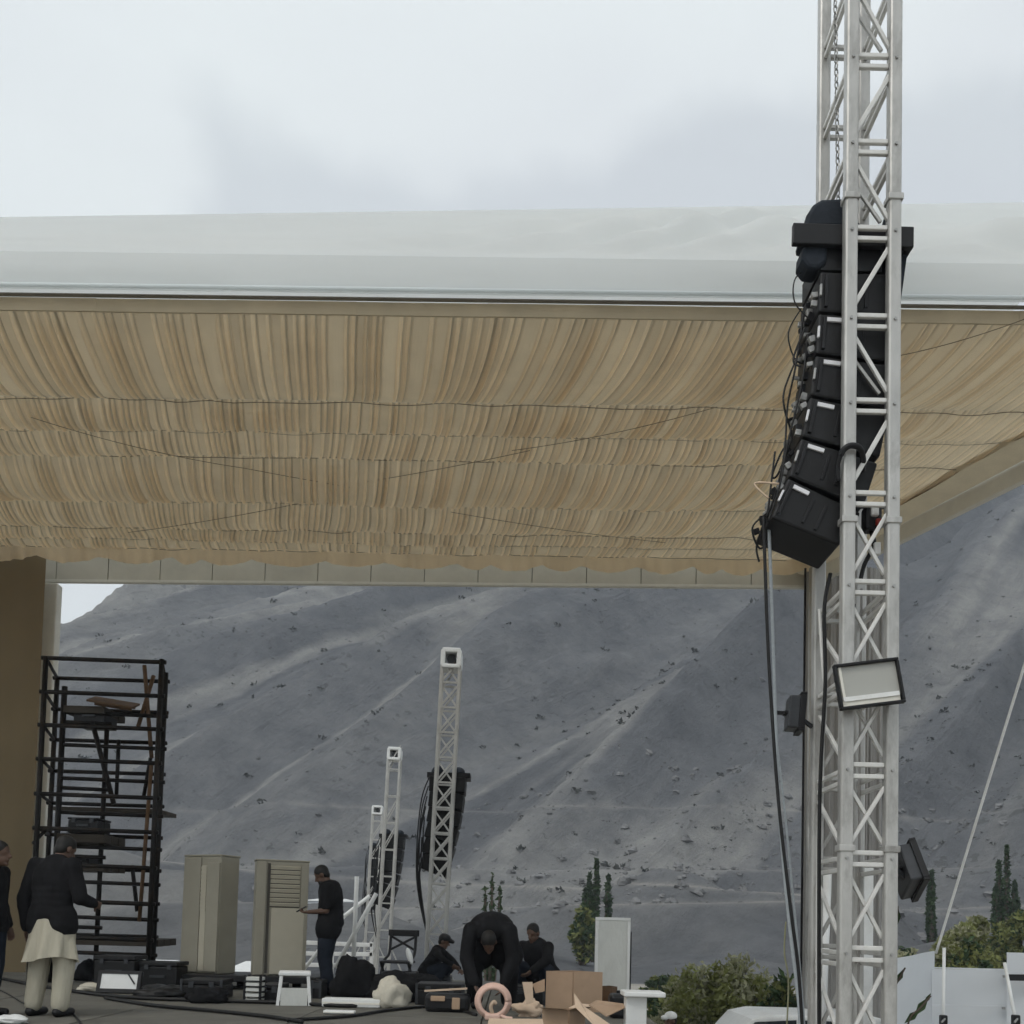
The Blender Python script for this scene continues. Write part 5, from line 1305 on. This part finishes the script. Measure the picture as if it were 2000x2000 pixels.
def bin_left():
    a = floor_at(890, 1978); t = thing('brown_bag', 'open dark holdall with brown lining left of the pink ring', 'bag', a)
    MB().box((-.1, .15, .1), (0.5, 0.3, 0.2)).build('body', M_black, t, bevel=.05)
    MB().box((0.0, -0.01, .10), (0.09, 0.02, 0.13)).build('pocket', M_card, t, bevel=.015); MB().box((-.2, -0.01, .15), (0.16, 0.02, 0.06)).build('pocket', M_card, t, bevel=.02)
    MB().bar((-.35, 0.0, .23), (.12, -.02, .27), .03, .02).build('zip_edge', M_cardin, t)
bin_left()
# foam panel and white pedestal table
def foam():
    a = floor_at(1196, 1950); Y = a.y + .05; l = at(1160, 1945, Y).x; r_ = at(1228, 1945, Y).x; T = at(1195, 1792, Y).z
    t = thing('foam_panel', 'upright pale grey textured panel at the right of the stage', 'panel', ((l + r_) / 2, Y, STZ))
    w_, h = r_ - l, T - STZ
    MB().box((0, 0, h / 2), (w_, 0.08, h)).build('board', M_foam, t, bevel=.006)
    for (cx, cz, sx, sz) in ((0, h - .02, w_ * 1.0, .04), (-w_ / 2 + .02, h / 2, .04, h - .1), (w_ / 2 - .02, h / 2, .04, h - .1)): MB().box((cx, -.045, cz), (sx, .014, sz)).build('border', M_white, t, bevel=.004)
    MB().box((w_ / 2 + .012, .02, h * .42), (.02, .1, h * .82)).build('back_edge', M_black, t)
foam()
def pedestal():
    a = at(1262, 1937, 9.4); t = thing('pedestal_table', 'white pedestal table at the right corner of the stage', 'table', (a.x - 0.02, 9.5, STZ - 0.0))
    h = a.z - STZ
    MB().box((0, 0, h - .025), (0.40, 0.34, 0.05)).build('top', M_white, t, bevel=.012); MB().box((-.07, 0, (h - .05) / 2), (0.2, 0.2, h - .05)).build('column', M_white, t, bevel=.012)
pedestal()
# cables over the stage floor
def floor_cable(label, pts, r=0.014):
    cable('floor_cable', [floor_at(x, y) + Vector((0, 0, r)) for (x, y) in pts], r, M_cable, label, 'cable', 'black cables on the stage floor')
floor_cable('thick black cable crossing the stage from the left wall to the white boards', [(0, 1913), (60, 1925), (150, 1940), (260, 1952), (420, 1958), (560, 1962), (700, 1968), (830, 1955), (900, 1950)], 0.022)
floor_cable('black cable curving along the stage front below the stools', [(205, 1952), (300, 1967), (420, 1978), (530, 1990), (590, 2000)], 0.02)
floor_cable('black cable at right of the stage front running behind the holdall', [(560, 1996), (680, 1988), (760, 1976), (860, 1968), (930, 1985)], 0.018)
floor_cable('thin black cable at the feet of the man in cream trousers', [(128, 1965), (145, 1985), (165, 2010)], 0.010)
floor_cable('thin black cable lying below the tan cloth wall', [(0, 1935), (20, 1945), (45, 1960), (60, 1962)], 0.008)

# ================================================================== RIGHT SIDE, OUTSIDE
def tent_wall():
    t = thing('white_partition', 'white cloth partition wall at the bottom right beside the tower', 'partition', (at(1780, 1900, 12).x, 12, 0))
    O = t.location
    def sheet(name, pts, m=M_panelw, d=0.03, nseg=10):
        # pts: top-left, top-right px with depth; drops to the ground with slight folds
        (x0, y0, Y0), (x1, y1, Y1) = pts; a = at(x0, y0, Y0); b = at(x1, y1, Y1); mb = MB(); rows = 10; n = 40
        for j in range(rows + 1):
            for i in range(n + 1):
                p = a.lerp(b, i / n); z = p.z * (1 - j / rows)
                mb.v.append((p.x - O.x, p.y - O.y + d * noise.noise((p.x * 3, z * .6, 1)), z))
        for j in range(rows):
            for i in range(n): mb.f.append((j * (n + 1) + i, j * (n + 1) + i + 1, (j + 1) * (n + 1) + i + 1, (j + 1) * (n + 1) + i))
        return mb.build(name, m, t, smooth=True)
    sheet('cloth_panel', ((1728, 1876, 11.2), (1826, 1857, 12.4)), d=0.05)
    sheet('cloth_panel', ((1820, 1892, 12.3), (1972, 1895, 12.0)), d=0.02)
    sheet('cloth_panel', ((1966, 1860, 11.9), (2120, 1864, 11.6)), d=0.03)
    for (x0, y0, x1, y1, Y) in ((1822, 1890, 1972, 1894, 12.0), (1820, 1963, 1975, 1966, 12.05)):
        MB().bar(at(x0, y0, Y) - O, at(x1, y1, Y - .1) - O, 0.02, 0.016).build('rail', M_panelw, t)
    MB().bar(at(1970, 1909, 11.75) - O, at(2110, 1911, 11.5) - O, 0.05, 0.075).build('dark_band', M_black, t)
    for px, py in ((1962, 1907), (1960, 1969)): MB().box(at(px, py, 11.95) - O, (.03, .03, .03)).build('eyelet', M_conn, t)
tent_wall()
pole(at(1844, 1851, 11.6), at(1841, 2090, 11.6), 0.02, 'upright white pole in front of the white partition')
pole(at(1962, 1880, 11.3), at(1996, 2060, 11.1), 0.02, 'leaning white pole in front of the white partition near the right edge')
for px, py, Y, lb in ((1841, 1992, 11.57, 'black clamp on the upright white pole'), (1982, 1992, 11.17, 'black clamp on the leaning white pole')):
    c = thing('pole_clamp', lb, 'clamp', at(px, py, Y)); MB().box((0, -.02, 0), (.075, .09, .12)).build('jaw', M_black, c, bevel=.015); MB().tube([(0, -.06, .02), (-.05, -.09, -.02)], .012, 6).build('lever', M_conn, c)
cable('guy_rope', [at(2090, 1010, 10.2), at(2000, 1302, 10.9), at(1905, 1610, 11.6), at(1828, 1862, 12.3)], 0.016, M_white, 'taut white guy rope slanting down to the white partition', 'rope')
# white doorway posts behind the tower
pole(at(1616, 1700, 12.5), at(1600, 2120, 12.5), 0.06, 'flat white post seen through the left side of the tower')
o = MB().box((0, 0, 0), (0.2, 0.06, 3.6)).build('white_board_upright', M_white, None, bevel=.01, loc=(at(1690, 1695, 12.6).x, 12.6, at(1690, 1695, 12.6).z - 1.8)); o.name = 'white_door_board'
tag(o, 'upright white board seen through the front of the tower', 'board')
# people and car whose tops show at the bottom
def van():
    Y = 13.6; a = at(1462, 1986, Y); b = at(1570, 1984, Y); T = a.z + 0.02
    t = thing('white_car', 'white car whose roof shows at the bottom left of the tower', 'car', ((a.x + b.x) / 2 + 0.65, Y + .9, 0))
    O = t.location; x0 = a.x - O.x - .1
    # profile along x
    L_, H_ = 2.0, T
    prof = [(x0 - 1.3, .35), (x0 - 1.25, .72), (x0 - .55, .86), (x0 + .18, H_ - .06), (x0 + .45, H_), (x0 + 2.0, H_), (x0 + 2.5, .85), (x0 + 2.55, .35)]
    n = len(prof); vs = [(x, -.78, z) for x, z in prof] + [(x, .78, z) for x, z in prof]
    MB().add(vs, [tuple(range(n - 1, -1, -1)), tuple(range(n, 2 * n))] + [(i, (i + 1) % n, (i + 1) % n + n, i + n) for i in range(n)]).build('body', M_white, t, bevel=.04)
    g = [(x0 - .42, .9), (x0 + .22, H_ - .10), (x0 + .8, H_ - .06), (x0 + .8, .9)]
    MB().add([(x, -.79, z) for x, z in g] + [(x, -.77, z) for x, z in g], [(3, 2, 1, 0), (4, 5, 6, 7), (0, 1, 5, 4), (1, 2, 6, 5), (2, 3, 7, 6), (3, 0, 4, 7)]).build('side_window', M_glass, t)
    g = [(x0 + .9, .9), (x0 + .9, H_ - .06), (x0 + 1.9, H_ - .07), (x0 + 2.2, .9)]
    MB().add([(x, -.79, z) for x, z in g] + [(x, -.77, z) for x, z in g], [(3, 2, 1, 0), (4, 5, 6, 7), (0, 1, 5, 4), (1, 2, 6, 5), (2, 3, 7, 6), (3, 0, 4, 7)]).build('side_window', M_glass, t)
    for x in (x0 - .75, x0 + 1.9):
        for y in (-.74, .74):
            wh = MB().tube([(x, y - .09, .31), (x, y + .09, .31)], .31, 20).build('wheel', M_black, t); MB().tube([(x, y - .1, .31), (x, y + .1, .31)], .18, 14).build('rim', M_conn, wh)
van()
p = Vector((at(1312, 1978, 14.5).x, 14.5, 0)); hz = at(1312, 1978, 14.5).z
person('person in white cap whose head shows at the bottom edge by the bushes', p, R(120), scale=hz / 1.72, cap=M_white)

# ---- vegetation
def leafy(name, label, cat, base, H, Rr, n, leafsz, m, seed, upright=0, trunk_r=.1, group=None, m2=None):
    rnd = random.Random(seed); t = thing(name, label, cat, base, group)
    tr = MB(); cr = MB(); cr2 = MB()
    if upright:
        tr.tube([(0, 0, 0), (0, 0, H * .9)], [trunk_r, trunk_r * .2], 7)
        for k in range(upright):
            a = rnd.random() * 6.28; q = rnd.uniform(.45, 1) * Rr * (0 if k == 0 else 1); top = H * (1 if k == 0 else rnd.uniform(.35, .93))
            z0 = H * rnd.uniform(.01, .10); bx, by = math.cos(a) * q, math.sin(a) * q
            tr.tube(smooth_path([(0, 0, z0 * .6), (bx * .7, by * .7, z0 + H * .08), (bx, by, top)], 4), [trunk_r * .5] * 8 + [trunk_r * .1], 5)
            for i in range(n // upright):
                f = rnd.random(); z = z0 + (top - z0) * f; w_ = Rr * .27 * (math.sin(math.pi * min(1, f * .85 + .12)) + .08)
                aa = rnd.random() * 6.28; qq = w_ * rnd.random() ** .5
                (cr if rnd.random() < .75 or not m2 else cr2).leaf((bx * min(1, f * 3) + math.cos(aa) * qq, by * min(1, f * 3) + math.sin(aa) * qq, z), leafsz * rnd.uniform(.6, 1.4), rnd)
    elif name == 'bush':
        ns = 70
        for k in range(ns):
            a = rnd.random() * 6.28; sp = Rr * rnd.random() ** .7; top = H * (1 - .45 * (sp / Rr) ** 2) * rnd.uniform(.72, 1.0)
            b0 = Vector((math.cos(a) * sp * .25, math.sin(a) * sp * .25, 0)); b1 = Vector((math.cos(a) * sp * .6, math.sin(a) * sp * .6, top * .62)); b2 = Vector((math.cos(a) * sp * 1.02, math.sin(a) * sp * 1.02, top))
            P_ = smooth_path([b0, b1, b2], 5); tr.tube(P_, [trunk_r * .35 * (1 - .9 * i / 10) for i in range(11)], 4)
            mm = cr2 if (m2 and rnd.random() < .38) else cr
            for i in range(n // ns):
                f = .18 + .82 * rnd.random() ** .8; j = min(9, int(f * 10)); c = P_[j].lerp(P_[j + 1], f * 10 - j); rad = Rr * .17 * (1.1 - .75 * f)
                c = c + Vector((rnd.gauss(0, 1), rnd.gauss(0, 1), rnd.gauss(0, .8))) * rad
                if c.z < .04: continue
                mm.leaf(c, leafsz * rnd.uniform(.5, 1.35), rnd)
    else:
        nl = 9
        lobes = []
        for k in range(nl):
            a = rnd.random() * 6.28; q = Rr * rnd.uniform(.15, .72); z = H * rnd.uniform(.35, .85); lobes.append((math.cos(a) * q, math.sin(a) * q, z, Rr * rnd.uniform(.28, .5)))
            tr.tube(smooth_path([(0, 0, 0.02), (math.cos(a) * q * .35, math.sin(a) * q * .35, z * .5), (math.cos(a) * q, math.sin(a) * q, z)], 4), [trunk_r * .7] * 4 + [trunk_r * .4] * 4 + [trunk_r * .12], 6)
        for i in range(n):
            l_ = lobes[rnd.randrange(nl)]; d = Vector((rnd.gauss(0, 1), rnd.gauss(0, 1), rnd.gauss(0, .8))).normalized() * l_[3] * rnd.random() ** .4
            z = l_[2] + d.z
            if z < .05: continue
            (cr if rnd.random() < .7 or not m2 else cr2).leaf((l_[0] + d.x, l_[1] + d.y, z), leafsz * rnd.uniform(.5, 1.5), rnd)
        for i in range(int(n * .16)):
            a = rnd.random() * 6.28; q = Rr * rnd.random() ** .6; cr.leaf((math.cos(a) * q, math.sin(a) * q, H * rnd.uniform(.05, .4)), leafsz * rnd.uniform(.5, 1.3), rnd)
    tr.build('trunk', M_bark, t, smooth=True); c = cr.build('crown', m, t)
    if m2 and cr2.v: cr2.build('pale_leaves', m2, c)
    return t
def veg(name, label, cat, px, pytop, Y, rpx, n, lf, m, seed, **k):
    T = at(px, pytop, Y); gz = max(0, hill(T.x, Y)) if Y > 40 else 0; return leafy(name, label, cat, (T.x, Y, gz), T.z - gz, rpx * Y / F, n, lf, m, seed, **k)
veg('poplar_tree', 'slim dark green poplar behind the pale textured panel', 'tree', 1166, 1678, 62, 24, 4200, .2, M_leafd, 1, upright=7, trunk_r=.22)
veg('bush', 'dense green bush left of the poplar behind the panel', 'bush', 1140, 1765, 55, 26, 2600, .22, M_leafd, 2, trunk_r=.12, m2=M_leaf)
veg('poplar_tree', 'tall slim dark poplar near the right edge of the picture', 'tree', 1966, 1650, 60, 24, 4200, .19, M_leafd, 3, upright=8, trunk_r=.22)
veg('poplar_tree', 'dark upright poplar between the tower and the guy rope', 'tree', 1820, 1700, 60, 17, 3000, .19, M_leafd, 4, upright=5, trunk_r=.2)
veg('sapling', 'bare dark sapling rising behind the bending person', 'tree', 962, 1706, 40, 16, 420, .16, M_leafd, 5, upright=4, trunk_r=.1)
veg('bush', 'large green bush at the bottom centre right, left of the tower', 'bush', 1430, 1862, 19, 150, 13000, .075, M_leaf, 6, trunk_r=.06, m2=M_leafp)
veg('bush', 'smaller green bush right behind the white pedestal table', 'bush', 1335, 1915, 21, 80, 5200, .085, M_leaf, 7, trunk_r=.05, m2=M_leafd)
veg('bush', 'green bush close to the left of the tower foot', 'bush', 1530, 1885, 17, 62, 3800, .075, M_leaf, 8, trunk_r=.05, m2=M_leafd)
veg('tree', 'green leafy tree behind the guy rope', 'tree', 1880, 1772, 42, 70, 6500, .17, M_leaf, 9, trunk_r=.2, m2=M_leafp)
veg('tree', 'green leafy tree at the right edge behind the white partition', 'tree', 1985, 1765, 46, 62, 5500, .18, M_leaf, 10, trunk_r=.2, m2=M_leafd)
veg('bush', 'dark green bush just above the white partition', 'bush', 1900, 1832, 30, 72, 5000, .12, M_leafd, 12, trunk_r=.1, m2=M_leaf)
veg('bush', 'grey green bush right behind the tower', 'bush', 1775, 1845, 34, 50, 3200, .13, M_leafd, 13, trunk_r=.1, m2=M_leafp)
# hedge mass further back
for i, (px, py, Y, rp, lb) in enumerate(((1300, 1905, 44, 40, 'low green bush furthest left of the bushes beyond the stage'), (1270, 1930, 36, 36, 'low bush peeping out right of the pedestal table'))):
    veg('bush', lb, 'bush', px, py, Y, rp, 1800, .14, M_leaf, 30 + i, trunk_r=.06, m2=M_leafd)
# twigs in front of the partition
def twig(label, pts, leaves, Y, m=M_bark):
    P = [at(x, y, Y) for x, y in pts]; t = thing('twig', label, 'plant', P[-1], 'thin plants at the tower foot'); O = t.location
    MB().tube(smooth_path([p - O for p in P], 6), 0.007, 6).build('stem', m, t, smooth=True)
    for (x, y, ln, a) in leaves:
        c = at(x, y, Y) - O; d = Vector((math.cos(a), .1, math.sin(a))); s_ = Vector((-math.sin(a), .2, math.cos(a))) * ln * .16
        MB().add([c - d * ln / 2, c - s_, c + d * ln / 2, c + s_, c + V(0, .015, 0)], [(0, 1, 4), (1, 2, 4), (2, 3, 4), (3, 0, 4)]).build('leaf', M_leafd, t)
twig('thin leafy twig leaning right in front of the white partition', [(1768, 1890), (1752, 1920), (1738, 1950), (1728, 2080)], [(1758, 1907, .14, 1.1), (1747, 1925, .12, 1.0)], 7.9)
twig('twig with long leaves at the bottom of the partition', [(1818, 1945), (1798, 1968), (1775, 1995), (1760, 2080)], [(1800, 1966, .2, .9), (1782, 1985, .18, .7), (1812, 1950, .1, 1.0)], 7.8)
twig('thin forked twig just right of the tower', [(1754, 1770), (1748, 1835), (1748, 1880), (1738, 2080)], [(1753, 1790, .16, 1.5)], 8.2)
twig('pale thin plant left of the tower foot above the car', [(1535, 1800), (1532, 1860), (1540, 1925), (1532, 2080)], [(1550, 1905, .12, .9), (1527, 1900, .12, 2.1)], 8.3, M_leafp)


# ================================================================== HAZE
def haze():
    mb = MB().box((0, 235, 119), (1300, 520, 244))
    o = mb.build('haze', bpy.data.materials.new('haze')); m = o.data.materials[0]; m.use_nodes = True
    nt = m.node_tree; nt.nodes.remove(nt.nodes['Principled BSDF'])
    v = nt.nodes.new('ShaderNodeVolumePrincipled'); v.inputs['Color'].default_value = (0.80, 0.88, 1.0, 1); v.inputs['Density'].default_value = 0.0008; v.inputs['Anisotropy'].default_value = 0.0
    nt.links.new(v.outputs['Volume'], nt.nodes['Material Output'].inputs['Volume'])
    tag(o, 'thin bluish haze in the valley air', 'haze', kind='stuff')
haze()
